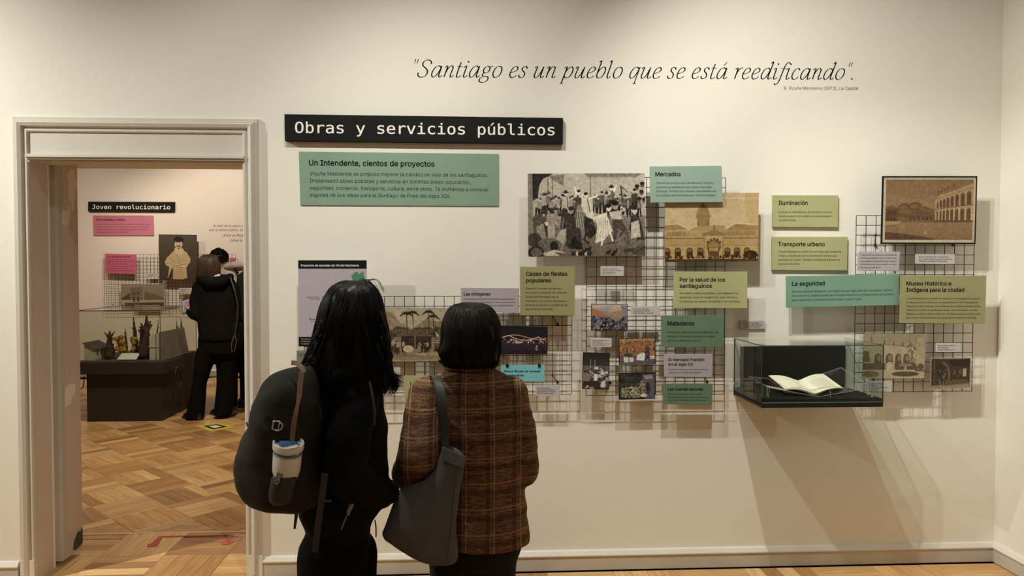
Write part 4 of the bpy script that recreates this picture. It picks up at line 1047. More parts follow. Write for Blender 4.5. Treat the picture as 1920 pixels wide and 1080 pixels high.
# further room
YB2 = Y2-.004
e = board('title_sign', [(165, 378), (327, 378.6), (327, 397), (165, 396.4)], Y2-.04, .036, BLK_, 'black title sign Joven revolucionario in the further room', 'sign')
lettering('heading', e, WHITEINK, [('Joven revolucionario', 173, 391.8, 146, dict(font=F_MONO, res=3, faux=.01, slope=.003, tall=.88))], Frame(Y2-.04))
q = [(174, 404), (287, 404), (288, 441.5), (175, 441.5)]
info(q, Y2-.02, .016, PNK, 'wide pink panel under the sign Joven revolucionario', [('Entre ideales y exilios', 181, 413.8, 54)], [('Desde muy joven participó en las luchas políticas de su tiempo. Como', 181, 421.5, 101), ('miembro de la Sociedad de la Igualdad fue tomado preso y marchó', 181, 426.6, 99), ('al exilio. Viajó por América y por Europa, donde estudió las', 181, 431.7, 95), ('ciudades y escribió sobre ellas.', 181, 436.8, 60)], bink=mat('wine_ink', (.09, .02, .035), .6))
q = [(197, 475.5), (255, 477), (254.5, 514), (197, 512)]
info(q, Y2-.10, .010, PNK2, 'small bright pink panel on the grid left of the portrait', [('“Los girondinos chilenos”', 202, 482.5, 42)], fake_lines(q, 6, seed=33, y0=.26, y1=.95, x0=.07), bink=mat('wine_ink', (.09, .02, .035), .6))
info([(431, 484), (442, 484), (442, 494), (431, 494)], Y2-.10, .010, PNK2, 'scrap of pink panel right of the curly-haired visitor', None, [('ideas', 432, 490, 7)], cat='label', nm='caption_card')
print_([(297.5, 439.5), (369, 440.5), (370.5, 526), (299, 525)], Y2-.13, pic_portrait(), 'sepia portrait of a moustached man with crossed arms', group=None)
print_([(227, 534), (307, 534), (307, 568), (227, 568)], Y2-.10, pic_oldhouse(), 'sepia photograph of old houses above the glass cabinet', group=None)
for q, lb in (([(275, 512.5), (297, 512.5), (297, 520), (275, 520)], 'tiny caption card left of the portrait'), ([(335, 540), (361, 540), (361, 549), (335, 549)], 'tiny caption card below the portrait beside the phone'), ([(252, 572), (300, 572), (300, 579), (252, 579)], 'pale caption strip on the grid just above the glass cabinet')):
    info(q, Y2-.085, .004, GREYC, lb, None, fake_lines(q, 2, seed=int(q[0][0])), cat='label', group=None, nm='caption_card')
e = thing('wall_quotation', tuple(at(430, 440, Y2)), 'grey italic quotation printed on the wall of the further room', 'lettering')
lettering('letters', e, INKG, [('Al salir de la plaza los', 399, 425.5, 62, dict(shear=.25)), ('voz al himno patrio. Se canta', 392, 433.3, 82, dict(shear=.25)), ('¡Viva la República!', 416.5, 443.5, 62, dict(shear=.25)), ('¡Viva la patria!', 431, 453, 46, dict(shear=.25))], Frame(Y2-.0005))

# ------------------------------------------------------------------ the long quotation: hand-drawn light italic letters
def cr(pts, n=7):
    if len(pts) < 3: return pts
    P = [pts[0]]+list(pts)+[pts[-1]]; out = []
    for i in range(1, len(P)-2):
        for k in range(n):
            t = k/n; q = []
            for d in (0, 1):
                a, b, c, e_ = P[i-1][d], P[i][d], P[i+1][d], P[i+2][d]
                q.append(.5*(2*b+(c-a)*t+(2*a-5*b+4*c-e_)*t*t+(3*b-a-3*c+e_)*t**3))
            out.append(tuple(q))
    out.append(pts[-1]); return out
BOWL = [(.64, .84), (.52, .97), (.38, .98), (.2, .85), (.07, .55), (.04, .25), (.13, .03), (.27, .01), (.43, .18), (.57, .48), (.66, .8)]
G = {
 'a': ([BOWL, [(.69, 1.0), (.63, .35), (.62, .12), (.68, .01), (.78, .03), (.88, .16)]], .90),
 'n': ([[(-.02, .84), (.08, .97), (.16, .96), (.17, .82), (.12, .4), (.09, 0)], [(.13, .42), (.24, .75), (.4, .96), (.54, .98), (.62, .86), (.60, .6), (.55, .15), (.60, .01), (.71, .03), (.81, .16)]], .86),
 't': ([[(.22, 1.32), (.16, .9), (.11, .25), (.14, .03), (.25, .0), (.36, .06), (.44, .16)], [(.0, .95), (.42, .95)]], .48),
 'i': ([[(-.02, .84), (.08, .97), (.16, .96), (.16, .8), (.11, .3), (.12, .05), (.2, 0), (.3, .04), (.38, .16)]], .42),
 'g': ([[(.36, .98), (.18, .88), (.1, .65), (.16, .44), (.32, .38), (.5, .48), (.58, .7), (.52, .9), (.36, .98)], [(.53, .9), (.66, .98), (.76, .96)], [(.2, .42), (.1, .28), (.14, .15), (.3, .1), (.52, .06), (.62, -.08), (.55, -.3), (.34, -.44), (.1, -.43), (-.06, -.3), (-.04, -.14), (.08, .0), (.2, .1)]], .78),
 'o': ([[(.42, .99), (.22, .9), (.08, .62), (.06, .28), (.18, .04), (.34, .0), (.54, .12), (.67, .4), (.68, .72), (.58, .93), (.42, .99)]], .82),
 'e': ([[(.08, .44), (.3, .5), (.5, .62), (.58, .78), (.52, .94), (.38, .98), (.2, .86), (.08, .58), (.05, .28), (.14, .05), (.3, .0), (.46, .06), (.6, .2)]], .70),
 's': ([[(.52, .78), (.49, .93), (.36, .99), (.22, .95), (.15, .8), (.2, .64), (.36, .48), (.44, .3), (.4, .1), (.25, .0), (.1, .02), (.02, .12), (.02, .24)]], .62),
 'u': ([[(-.02, .84), (.08, .97), (.16, .94), (.14, .7), (.08, .25), (.12, .04), (.24, .0), (.38, .12), (.52, .4), (.62, .78)], [(.68, .98), (.6, .3), (.6, .1), (.66, .0), (.76, .03), (.86, .16)]], .90),
 'p': ([[(-.02, .84), (.08, .97), (.16, .94), (.14, .7), (.0, -.48)], [(-.12, -.49), (.14, -.49)], [(.12, .5), (.24, .78), (.42, .97), (.58, .95), (.68, .75), (.66, .4), (.52, .1), (.34, .0), (.18, .04), (.07, .18)]], .82),
 'b': ([[(.02, 1.42), (.16, 1.5), (.06, .6), (.04, .2)], [(.07, .5), (.2, .78), (.4, .97), (.56, .95), (.64, .72), (.6, .38), (.46, .09), (.28, .0), (.12, .05), (.04, .2)]], .76),
 'l': ([[(.02, 1.42), (.16, 1.5), (.08, .5), (.07, .12), (.13, .0), (.23, .03), (.32, .16)]], .40),
 'q': ([BOWL, [(.70, 1.0), (.54, -.48)], [(.40, -.49), (.70, -.49)]], .82),
 'r': ([[(-.02, .84), (.08, .97), (.16, .96), (.17, .82), (.09, 0)], [(.13, .42), (.24, .74), (.38, .95), (.48, .99), (.57, .95)]], .56),
 'd': ([BOWL, [(.62, 1.42), (.77, 1.5), (.63, .35), (.62, .12), (.68, .01), (.78, .03), (.88, .16)]], .90),
 'f': ([[(.66, 1.40), (.58, 1.5), (.46, 1.48), (.36, 1.3), (.28, .95), (.16, .1), (.08, -.28), (-.04, -.46), (-.16, -.48), (-.24, -.38)], [(.04, .95), (.5, .95)]], .46),
 'c': ([[(.56, .8), (.52, .94), (.4, .99), (.22, .88), (.08, .6), (.05, .28), (.14, .05), (.3, .0), (.46, .06), (.58, .2)]], .66),
 'S': ([[(.86, 1.14), (.84, 1.32), (.72, 1.45), (.52, 1.5), (.3, 1.42), (.2, 1.2), (.26, .98), (.5, .78), (.68, .58), (.72, .32), (.6, .08), (.36, -.02), (.12, .04), (.02, .2), (.02, .38)]], .98),
 '"': ([[(.06, 1.55), (.04, 1.16)], [(.26, 1.55), (.24, 1.16)]], .42),
 '.': ([], .3), ' ': ([], .38),
}
G['á'] = (G['a'][0]+[[(.40, 1.18), (.58, 1.5)]], G['a'][1])
def quotation(text, x0, y0, w_px, slope, Yq):
    P0 = at(x0, y0, Yq); P1 = at(x0+w_px, y0+slope*w_px, Yq); u = (P1-P0); Lw = u.length; u.normalize(); v = Vector((0, -1, 0)).cross(u); v.normalize()
    if v.z < 0: v = -v
    TR = .085; total = sum(G[c][1]+TR for c in text); k = Lw/(total-.1)
    root = thing('wall_quotation', tuple(P0), 'long black italic quotation, Santiago es un pueblo que se está reedificando, on the wall', 'lettering')
    x = 0; SH = .235
    V, Fs = [], []
    def flush():
        if V: link('word', mesh_from('word', list(V), list(Fs)), INK, root)
        V.clear(); Fs.clear()
    def emit(loc):
        return P0+u*((loc[0])*k)+v*(loc[1]*k*.9)+Vector((0, -.0004, 0))
    for ch in text:
        st, adv = G[ch]
        for s_ in st:
            pts = [(px+py*SH, py) for px, py in cr(s_, 8)]
            n = len(pts); b = len(V)
            for i, p in enumerate(pts):
                a = pts[max(0, i-1)]; c = pts[min(n-1, i+1)]
                dx, dy = c[0]-a[0], c[1]-a[1]; l = math.hypot(dx, dy) or 1
                nx, ny = -dy/l, dx/l
                th = .044+.070*abs(dy/l*.92+dx/l*-.38)
                if ch == '"': th = .10-.05*(i/(n-1))
                if i == 0 or i == n-1: th *= .8
                V.append(emit((x+p[0]+nx*th/2, p[1]+ny*th/2))); V.append(emit((x+p[0]-nx*th/2, p[1]-ny*th/2)))
            for i in range(n-1): Fs.append((b+2*i, b+2*i+1, b+2*i+3, b+2*i+2))
        dots = []
        if ch == 'i': dots = [(.22, 1.36)]
        if ch == '.': dots = [(.06, .06)]
        for (dx, dy) in dots:
            b = len(V)
            for j in range(12): V.append(emit((x+dx+dy*SH+.075*math.cos(j*math.pi/6), dy+.075*math.sin(j*math.pi/6))))
            Fs.append(tuple(range(b, b+12)))
        if ch in 'bdl':   # little entry serif
            b = len(V); sx = {'b': .02, 'd': .62, 'l': .02}[ch]
            for q in ((sx-.06, 1.42), (sx+.14, 1.52), (sx+.14, 1.46), (sx, 1.39)): V.append(emit((x+q[0]+q[1]*SH, q[1])))
            Fs.append((b, b+1, b+2, b+3))
        x += adv+TR
        if ch == ' ': flush()
    flush()
quotation('"Santiago es un pueblo que se está reedificando".', 770, 144.2, 832, .0062, 0)
e = thing('attribution_line', tuple(at(1540, 168, 0)), 'small grey attribution line under the end of the long quotation', 'lettering')
lettering('letters', e, INKG, [('B. Vicuña Mackenna (1872),', 1470, 168, 100, dict(slope=.004)), ('La Capital', 1573, 168.4, 36.5, dict(shear=.25, slope=.004))], Frame(0))

# ------------------------------------------------------------------ glass case on the wall with the open book
GLASS = glass_mat('case_glass', (.90, .945, .92)); GLASS_SIDE = glass_mat('case_side_glass', (.70, .76, .73))
CLEAR = glass_mat('acrylic_clear', (.93, .95, .94))
EDGE = mat('glass_edge', (.03, .045, .04), .25, spec=.5)
FELT = mat('black_felt', (.009, .010, .010), .85, spec=.15)
cz1, cz0 = at(1377, 634).z, at(1377, 740).z
cx0, cx1 = at(1377, 690).x, at(1583.5, 690).x
cd = .385
tr = .042
case = thing('display_case', ((cx0+cx1)/2, 0, cz0), 'wall-mounted glass case with a black base and back, holding an open book', 'display case')
MB().box(cx0, cx1, -cd, -.001, cz0, cz0+tr*.55).build('base_tray', BLACK, case)
MB().box(cx0+.004, cx1-.004, -cd+.004, -.001, cz0+tr*.58, cz0+tr).build('felt_floor', FELT, case)
MB().box(cx0+.002, cx1-.002, -cd+.002, -cd+.0035, cz0+tr*.5, cz0+tr*.62).build('trim_line', mat('grey_line', (.25, .26, .25), .4), case)
MB().box(cx0+.030, cx1-.004, -.014, -.001, cz0+tr, cz1-.045).build('back_panel', FELT, case)
gt = .006; zb = cz0+tr
def pane(x0, x1, y0, y1, z0, z1, nm='glass_pane'): return MB().box(x0, x1, y0, y1, z0, z1).build(nm, GLASS, case)
def sheet(pts, nm, m, par):
    return link(nm, mesh_from(nm, pts, [(0, 1, 2, 3)]), m, par)
sheet([(cx0, -cd, zb-.015), (cx1, -cd, zb-.015), (cx1, -cd, cz1), (cx0, -cd, cz1)], 'glass_pane', GLASS, case)
sheet([(cx0, -cd, cz0+.01), (cx0, -.001, cz0+.01), (cx0, -.001, cz1), (cx0, -cd, cz1)], 'glass_pane', GLASS_SIDE, case)
sheet([(cx1, -cd, zb), (cx1, -.001, zb), (cx1, -.001, cz1), (cx1, -cd, cz1)], 'glass_pane', GLASS_SIDE, case)
sheet([(cx0, -cd, cz1), (cx1, -cd, cz1), (cx1, -.001, cz1), (cx0, -.001, cz1)], 'glass_pane', GLASS, case)
e_ = .0035
for (a, b) in (((cx0, -cd, zb), (cx0, -cd, cz1)), ((cx1, -cd, zb-.02), (cx1, -cd, cz1)), ((cx0, -cd, cz1), (cx1, -cd, cz1)), ((cx0, -cd, cz1), (cx0, 0, cz1)), ((cx1, -cd, cz1), (cx1, 0, cz1)),
               ((cx0, -.002, cz0), (cx0, -.002, cz1))):
    lo = [min(a[i], b[i])-(e_ if i != 1 else 0) for i in range(3)]; hi = [max(a[i], b[i])+(0 if i == 1 else 0) for i in range(3)]
    if abs(a[1]-b[1]) < .01: lo[1] -= 0; hi[1] = lo[1]+e_
    if hi[0]-lo[0] < e_*1.5: hi[0] = lo[0]+e_*1.3
    MB().box(lo[0], hi[0], lo[1], hi[1], lo[2], hi[2]).build('edge_strip', EDGE, case)
CHROME = mat('chrome', (.75, .75, .72), .15, metal=1.0)
for (px, py, X) in ((1379.5, 719, cx0), (1634, 744, None)):
    if X: c = Vector((cx0-.004, -.03, at(1380, 719, -.03).z))
    else: c = at(1634, 744, -cd+.05)
    M = Matrix.Translation(c) @ Matrix.Rotation(math.pi/2, 4, 'Y')
    MB().lathe([(.002, -.008), (.006, -.007), (.006, 0), (.009, .002), (.009, .005), (.004, .008)], 12, M).build('chrome_lock', CHROME, case)
# book
PAPER = mat('aged_paper', (.88, .80, .66), .7, var=.06, scale=18)
COVER = mat('book_cover', (.10, .05, .035), .6)
book = thing('open_book', tuple(at(1529, 737, -.30)), 'old open book with cream pages lying inside the wall glass case', 'book')
def page(c, nm, bulge, side):
    """c: TL,TR,BR,BL world corners; bulged sheet block with thickness"""
    n, mrow = 12, 8; vs = []
    up = Vector((0, -.35, 1)).normalized()
    for l in (0, 1):
        for j in range(mrow+1):
            for i in range(n+1):
                u, v = i/n, j/mrow
                p = (c[0]*(1-u)+c[1]*u)*(1-v)+(c[3]*(1-u)+c[2]*u)*v
                t = (1-u) if side < 0 else u      # t: 1 at the outer edge
                b = bulge*math.sin(math.pi*min(1, (1-t)*1.15))**1.0 if True else 0
                b -= .004*(1-t)**6
                p = p+up*b-up*(.010 if l else 0)*(.35+.65*(1-t))
                vs.append(p)
    N = (n+1)*(mrow+1); fs = []
    for j in range(mrow):
        for i in range(n):
            a = j*(n+1)+i; q = (a, a+1, a+n+2, a+n+1)
            fs.append(q); fs.append(tuple(N+k for k in reversed(q)))
    for j in range(mrow):
        for i in (0, n):
            a = j*(n+1)+i; fs.append((a, a+n+1, N+a+n+1, N+a))
    for i in range(n):
        for j in (0, mrow):
            a = j*(n+1)+i; fs.append((a, a+1, N+a+1, N+a))
    return link(nm, mesh_from(nm, vs, fs), PAPER, book, smooth=False)
LT, GT_, RT = at(1441, 704, -.12), at(1497, 712, -.17), at(1544, 701, -.12)
LB, GB, RB = at(1473, 730, -.29), at(1529, 736.5, -.32), at(1581, 727.5, -.29)
page([LT, GT_, GB, LB], 'page_block', .010, -1)
page([GT_, RT, RB, GB], 'page_block', .010, 1)
off = Vector((0, .004, -.014))
link('cover', mesh_from('cover', [p+off+Vector((s*.004, 0, -d)) for d in (0, .003) for p, s in ((LT, -1), (GT_, 0), (RT, 1), (RB, 1), (GB, 0), (LB, -1))],
     [(0, 1, 4, 5), (1, 2, 3, 4), (6, 11, 10, 7), (7, 10, 9, 8), (0, 5, 11, 6), (5, 4, 10, 11), (4, 3, 9, 10), (3, 2, 8, 9), (2, 1, 7, 8), (1, 0, 6, 7)]), COVER, book)
tl = MB(); r = random.Random(6)
def onpage(c, u, v, side, bulge=.010):
    p = (c[0]*(1-u)+c[1]*u)*(1-v)+(c[3]*(1-u)+c[2]*u)*v
    up = Vector((0, -.35, 1)).normalized(); t = (1-u) if side < 0 else u
    return p+up*(bulge*math.sin(math.pi*min(1, (1-t)*1.15))-.004*(1-t)**6+.0006)
cR = [GT_, RT, RB, GB]; cL = [LT, GT_, GB, LB]
V, Fs = [], []
for k in range(16):
    v = .2+k*.045 if k > 1 else .12+k*.05
    for j in range(10):
        u0, u1 = .22+j*.06, .22+j*.06+.05
        if k < 2: u0, u1 = .35+j*.03, .35+j*.03+.02
        b = len(V); V += [onpage(cR, u0, v, 1), onpage(cR, u1, v, 1), onpage(cR, u1, v+.008, 1), onpage(cR, u0, v+.008, 1)]; Fs.append((b, b+1, b+2, b+3))
for k in range(3):
    for j in range(5):
        u0 = .45+j*.05; v = .78+k*.05; b = len(V); V += [onpage(cL, u0, v, -1), onpage(cL, u0+.04, v, -1), onpage(cL, u0+.04, v+.008, -1), onpage(cL, u0, v+.008, -1)]; Fs.append((b, b+1, b+2, b+3))
link('printed_lines', mesh_from('printed_lines', V, Fs), mat('faded_print', (.42, .36, .25), .8), book, kind='stuff')
# acrylic cradle
cradle = thing('book_cradle', (GB.x, GB.y, zb), 'clear acrylic cradle under the open book', 'book stand')
dn = Vector((0, 0, -.020))
CL = [at(1404, 706, -.10), at(1497, 716, -.10), at(1534, 744, -.33), at(1443, 727, -.33)]
CR_ = [at(1497, 716, -.10), at(1577, 689, -.10), at(1634, 727, -.33), at(1534, 744, -.33)]
ACE = mat('acrylic_edge', (.45, .48, .46), .2)
for q in (CL, CR_):
    sheet([tuple(p) for p in q], 'acrylic_plate', CLEAR, cradle)
    for i in ((0, 3) if q is CL else (0, 1, 2)):
        pass
    MB().tube([q[0], q[1], q[2], q[3]], .0011, 5, closed=True).build('plate_edge', ACE, cradle)
LP = [at(1430, 722, -.34), at(1443, 728, -.34), at(1440, 747, -.34), at(1430, 743, -.34)]
sheet([tuple(p) for p in LP], 'acrylic_foot', CLEAR, cradle); MB().tube(LP, .0011, 5, closed=True).build('plate_edge', ACE, cradle)
for (a, b) in (((1461, 733), (1463, 722)), ((1557, 746), (1557, 736))):
    p, q = at(*a, -.33), at(*b, -.33); MB().tube([p, q, q+Vector((.006, .02, .004))], .0011, 5).build('retaining_pin', ACE, cradle)
for X in (CL[3], CR_[2], GB):
    MB().tube([(X.x, -.30, zb), (X.x, -.30, X.z-.002)], .002, 5).build('cradle_leg', ACE, cradle)

# ------------------------------------------------------------------ figures
SKIN = mat('skin', (.52, .33, .24), .55, var=.05, scale=20)
EYEW = mat('eye_white', (.8, .78, .74), .3)
LIP = mat('lips', (.42, .16, .13), .5)
HAIRB = mat('black_hair', (.006, .0055, .006), .42, spec=.22)
HAIRD = mat('dark_brown_hair', (.012, .009, .008), .5, spec=.2)
HAIRBR = mat('brown_hair', (.06, .033, .02), .5)
def head(mb, c, yaw, k=1.0):
    """adds skull, jaw, nose, ears, neck to a body being built; yaw 0 faces +Y"""
    R_ = Matrix.Rotation(-yaw, 3, 'Z')
    def P(x, y, z): return c+R_ @ Vector((x*k, y*k, z*k))
    R4 = R_
    mb.ball(P(0, -.012, .02), Vector((.073, .092, .10))*k, 18, 12, R4)
    mb.ball(P(0, .022, -.035), Vector((.056, .066, .078))*k, 16, 10, R4)
    mb.ball(P(0, .062, -.088), Vector((.024, .022, .02))*k, 10, 8, R4)
    mb.tube([P(0, .084, .015), P(0, .112, -.028)], [.009*k, .015*k], 8); mb.ball(P(0, .108, -.03), .015*k, 8, 6)
    mb.ball(P(0, .09, -.062), Vector((.024, .012, .010))*k, 8, 6, R4)
    for s in (-1, 1):
        mb.ball(P(s*.076, -.005, -.01), Vector((.010, .020, .032))*k, 8, 6, R4)
        mb.ball(P(s*.036, .074, -.022), Vector((.024, .016, .018))*k, 8, 6, R4)
        mb.ball(P(s*.03, .082, .028), Vector((.022, .010, .007))*k, 8, 6, R4)
    return P
def face(P, k, par):
    for s in (-1, 1):
        MB().ball(P(s*.030, .083, .006), .0115*k, 10, 8).build('eye', EYEW, par, smooth=True)
        MB().ball(P(s*.030, .0925, .006), .0045*k, 8, 6).build('pupil', BLACK, par, smooth=True)
    m = MB().ball(P(0, .100, -.060), Vector((.021, .006, .0065))*k, 10, 6).build('mouth', LIP, par, smooth=True)
def hand(mb, wrist, d, palm_n, k=1.0, curl=.5, side=1):
    """five bent fingers on a palm; d points along the hand, palm_n out of the palm"""
    d = Vector(d).normalized(); n = Vector(palm_n); n = (n-d*n.dot(d)).normalized(); a = d.cross(n)*side
    w_ = Vector(wrist); pc = w_+d*.045*k
    for j in (-.028, -.010, .010, .027): mb.tube([w_+a*j*.55*k, w_+d*.085*k+a*j*k], [.014*k, .0115*k], 8)
    mb.ball(w_, .021*k, 8, 6); mb.ball(pc, Vector((.032, .032, .022))*k, 8, 6)
    for i, (j, L_) in enumerate(((-.030, .060), (-.010, .078), (.011, .082), (.031, .072))):
        p = w_+d*.085*k+a*j*k; pts = [p]; dd = d.copy()
        for s_ in range(3):
            ang = curl*(.45+.35*s_); q = (dd*math.cos(ang)+n*math.sin(ang)).normalized(); p = p+q*L_*k*(.42, .32, .26)[s_]; pts.append(p); dd = q
        mb.limb(pts, [.0095*k, .009*k, .0082*k, .007*k], 8)
    p = w_+d*.02*k+a*.026*k
    mb.limb([p, p+(a*.8+d*.6).normalized()*.035*k+n*.008*k, p+(a*.55+d*.95).normalized()*.066*k+n*.02*k], [.0125*k, .0105*k, .0085*k], 8)
def fold(amp, fx=9, fz=5, seed=0):
    def f(p):
        q = Vector((p.x*fx+seed, p.y*fx, p.z*fz)); 
        return amp*(mn.noise(q)+.5*mn.noise(q*2.3))
    return f
def P3(px, py, Y): return at(px, py, Y)
def ringrow(rows, Y, k=1.0, yaw=0):
    """rows (py, px_left, px_right, half depth[, dY])"""
    out = []
    for r_ in rows:
        a, b = at(r_[1], r_[0], Y), at(r_[2], r_[0], Y); dy = r_[4] if len(r_) > 4 else 0
        out.append(((a.x+b.x)/2, Y+dy, a.z) if False else (Vector(((a.x+b.x)/2, Y+dy, a.z)), (b.x-a.x)/2, r_[3]))
    return out
def ring_surface(rs, t, th, out=1.0):
    t = max(0, min(len(rs)-1.001, t)); i = int(t); f = t-i
    f2 = f
    c = rs[i][0].lerp(rs[i+1][0], f2); rx = rs[i][1]*(1-f2)+rs[i+1][1]*f2; ry = rs[i][2]*(1-f2)+rs[i+1][2]*f2
    return c+Vector((rx*math.cos(th)*out, ry*math.sin(th)*out, 0))
def cr3(pts, n=5):
    P_ = [Vector(pts[0])]+[Vector(p) for p in pts]+[Vector(pts[-1])]; out = []
    for i in range(1, len(P_)-2):
        for k in range(n):
            t = k/n; out.append(.5*(2*P_[i]+(P_[i+1]-P_[i-1])*t+(2*P_[i-1]-5*P_[i]+4*P_[i+1]-P_[i+2])*t*t+(3*P_[i]-P_[i-1]-3*P_[i+1]+P_[i+2])*t**3))
    out.append(P_[-2]); return out
def strands(mb, rs, n, th0, th1, seed=0, t1=None, wave=.006, rad=.0013, tail=0.0, tcurl=.02, freq=1.0, tstart=(0.3, 1.2)):
    r = random.Random(seed); T = len(rs)-1 if t1 is None else t1
    for i in range(n):
        th = r.uniform(th0, th1); ts = r.uniform(*tstart); te = T*r.uniform(.82, 1.0)
        ph = 14*mn.noise(Vector((th*1.5+seed, seed*.7, .3)))+r.uniform(-.25, .25); o = r.uniform(.985, 1.02)
        pts = []; K = 9
        for k in range(K+1):
            t = ts+(te-ts)*k/K; w_ = wave*(k/K)
            pts.append(ring_surface(rs, t, th+math.sin(ph+freq*k*.95)*.06*(k/K), o)+Vector((math.sin(ph+freq*k*1.1)*w_, math.cos(ph*1.7+freq*k)*w_, 0)))
        if tail:
            L_ = tail*r.uniform(.45, 1.0); d = Vector((math.cos(th), math.sin(th)*.5, 0)); cu = (math.sin(ph*1.3)+r.uniform(-.25, .25))*tcurl; e0 = pts[K]
            for k in (1, 2, 3): pts.append(e0+Vector((0, 0, -L_*k/3))+d*cu*math.sin(k*.95)+Vector((math.cos(ph+k)*tcurl*.2, 0, 0)))
        pts = cr3(pts, 2); nn = len(pts); mb.tube(pts, [rad*(1-.85*(j/(nn-1))**3) for j in range(nn)], 4)

def plaid_mat():
    m, nt, b = new_mat('plaid_tweed'); N = nt.nodes.new; L = nt.links.new
    tc = N('ShaderNodeTexCoord'); sp = N('ShaderNodeSeparateXYZ')
    wn = N('ShaderNodeTexNoise'); wn.inputs['Scale'].default_value = 5; L(tc.outputs['Object'], wn.inputs['Vector'])
    ad = N('ShaderNodeVectorMath'); ad.operation = 'MULTIPLY_ADD'; ad.inputs[1].default_value = (.012, .012, .012); L(wn.outputs['Color'], ad.inputs[0]); L(tc.outputs['Object'], ad.inputs[2])
    L(ad.outputs[0], sp.inputs[0])
    def math_(op, a, b_=None):
        q = N('ShaderNodeMath'); q.operation = op
        for i, v in enumerate((a, b_)):
            if v is None: continue
            if isinstance(v, (int, float)): q.inputs[i].default_value = v
            else: L(v, q.inputs[i])
        return q.outputs[0]
    def stripe(src, period, width, off=0.0):
        a = math_('FRACT', math_('DIVIDE', math_('ADD', src, 10+off), period))
        return math_('LESS_THAN', math_('ABSOLUTE', math_('SUBTRACT', a, .5)), width/period/2)
    big = N('ShaderNodeTexNoise'); big.inputs['Scale'].default_value = 260; big.inputs['Detail'].default_value = 2; L(tc.outputs['Object'], big.inputs['Vector'])
    sc_ = N('ShaderNodeMapping'); sc_.inputs['Scale'].default_value = (40, 40, 320); L(tc.outputs['Object'], sc_.inputs['Vector'])
    hn = N('ShaderNodeTexNoise'); hn.inputs['Scale'].default_value = 1; hn.inputs['Detail'].default_value = 3; L(sc_.outputs[0], hn.inputs['Vector'])
    r = N('ShaderNodeValToRGB'); r.color_ramp.elements[0].position = .38; r.color_ramp.elements[1].position = .66
    r.color_ramp.elements[0].color = (.050, .026, .016, 1); r.color_ramp.elements[1].color = (.36, .185, .105, 1)
    mixn = math_('ADD', math_('MULTIPLY', big.outputs['Fac'], .45), math_('MULTIPLY', hn.outputs['Fac'], .55)); L(mixn, r.inputs['Fac'])
    col = r.outputs['Color']
    def over(col, msk, c, f):
        q = N('ShaderNodeMix'); q.data_type = 'RGBA'; L(math_('MULTIPLY', msk, math_('MULTIPLY', big.outputs['Fac'], f*1.7)), q.inputs[0]); L(col, q.inputs[6]); q.inputs[7].default_value = c+(1,); return q.outputs[2]
    X, Z = sp.outputs['X'], sp.outputs['Z']
    col = over(col, stripe(X, .092, .018, .02), (.045, .022, .016), .6)
    col = over(col, stripe(Z, .083, .016, .03), (.045, .022, .016), .6)
    col = over(col, stripe(X, .092, .0045), (.60, .34, .16), .5)
    col = over(col, stripe(X, .092, .0025, .012), (.52, .40, .20), .4)
    col = over(col, stripe(Z, .083, .0045), (.56, .33, .19), .5)
    col = over(col, stripe(Z, .083, .0025, .011), (.52, .40, .20), .4)
    L(col, b.inputs['Base Color']); b.inputs['Roughness'].default_value = .9; b.inputs['Specular IOR Level'].default_value = .15
    bp = N('ShaderNodeBump'); bp.inputs['Strength'].default_value = .35; bp.inputs['Distance'].default_value = .003; L(big.outputs['Fac'], bp.inputs['Height']); L(bp.outputs['Normal'], b.inputs['Normal'])
    return m
PLAID = plaid_mat()
BLKCLOTH = mat('black_cloth', (.0075, .007, .0065), .9, bump=.2, bscale=120, spec=.12)
BLKTROUS = mat('black_trousers', (.006, .0055, .0055), .95, spec=.1)
BRTROUS = mat('dark_brown_trousers', (.016, .012, .010), .9, spec=.2)
SHOE = mat('black_shoe', (.012, .012, .012), .4)

def shoe(c, yaw, par, k=1.0, m=None, nm='shoe'):
    d = Vector((math.sin(yaw), math.cos(yaw), 0)); mb = MB()
    mb.limb([c-d*.06*k+Vector((0, 0, .045*k)), c+d*.04*k+Vector((0, 0, .040*k)), c+d*.13*k+Vector((0, 0, .030*k))], [.042*k, .042*k, .032*k])
    mb.tube([c-d*.05*k+Vector((0, 0, .03)), c-d*.05*k+Vector((0, 0, .11*k))], .043*k, 12)
    sd = Vector((d.y, -d.x, 0))
    q = [c-d*.105*k-sd*.035*k, c-d*.105*k+sd*.035*k, c+d*.165*k+sd*.036*k, c+d*.165*k-sd*.036*k]
    mb.hexa([tuple(p+Vector((0, 0, .001))) for p in q]+[tuple(p+Vector((0, 0, .022*k))) for p in q])
    return mb.remesh(nm, m or SHOE, par, voxel=.007*k, smooth=3)

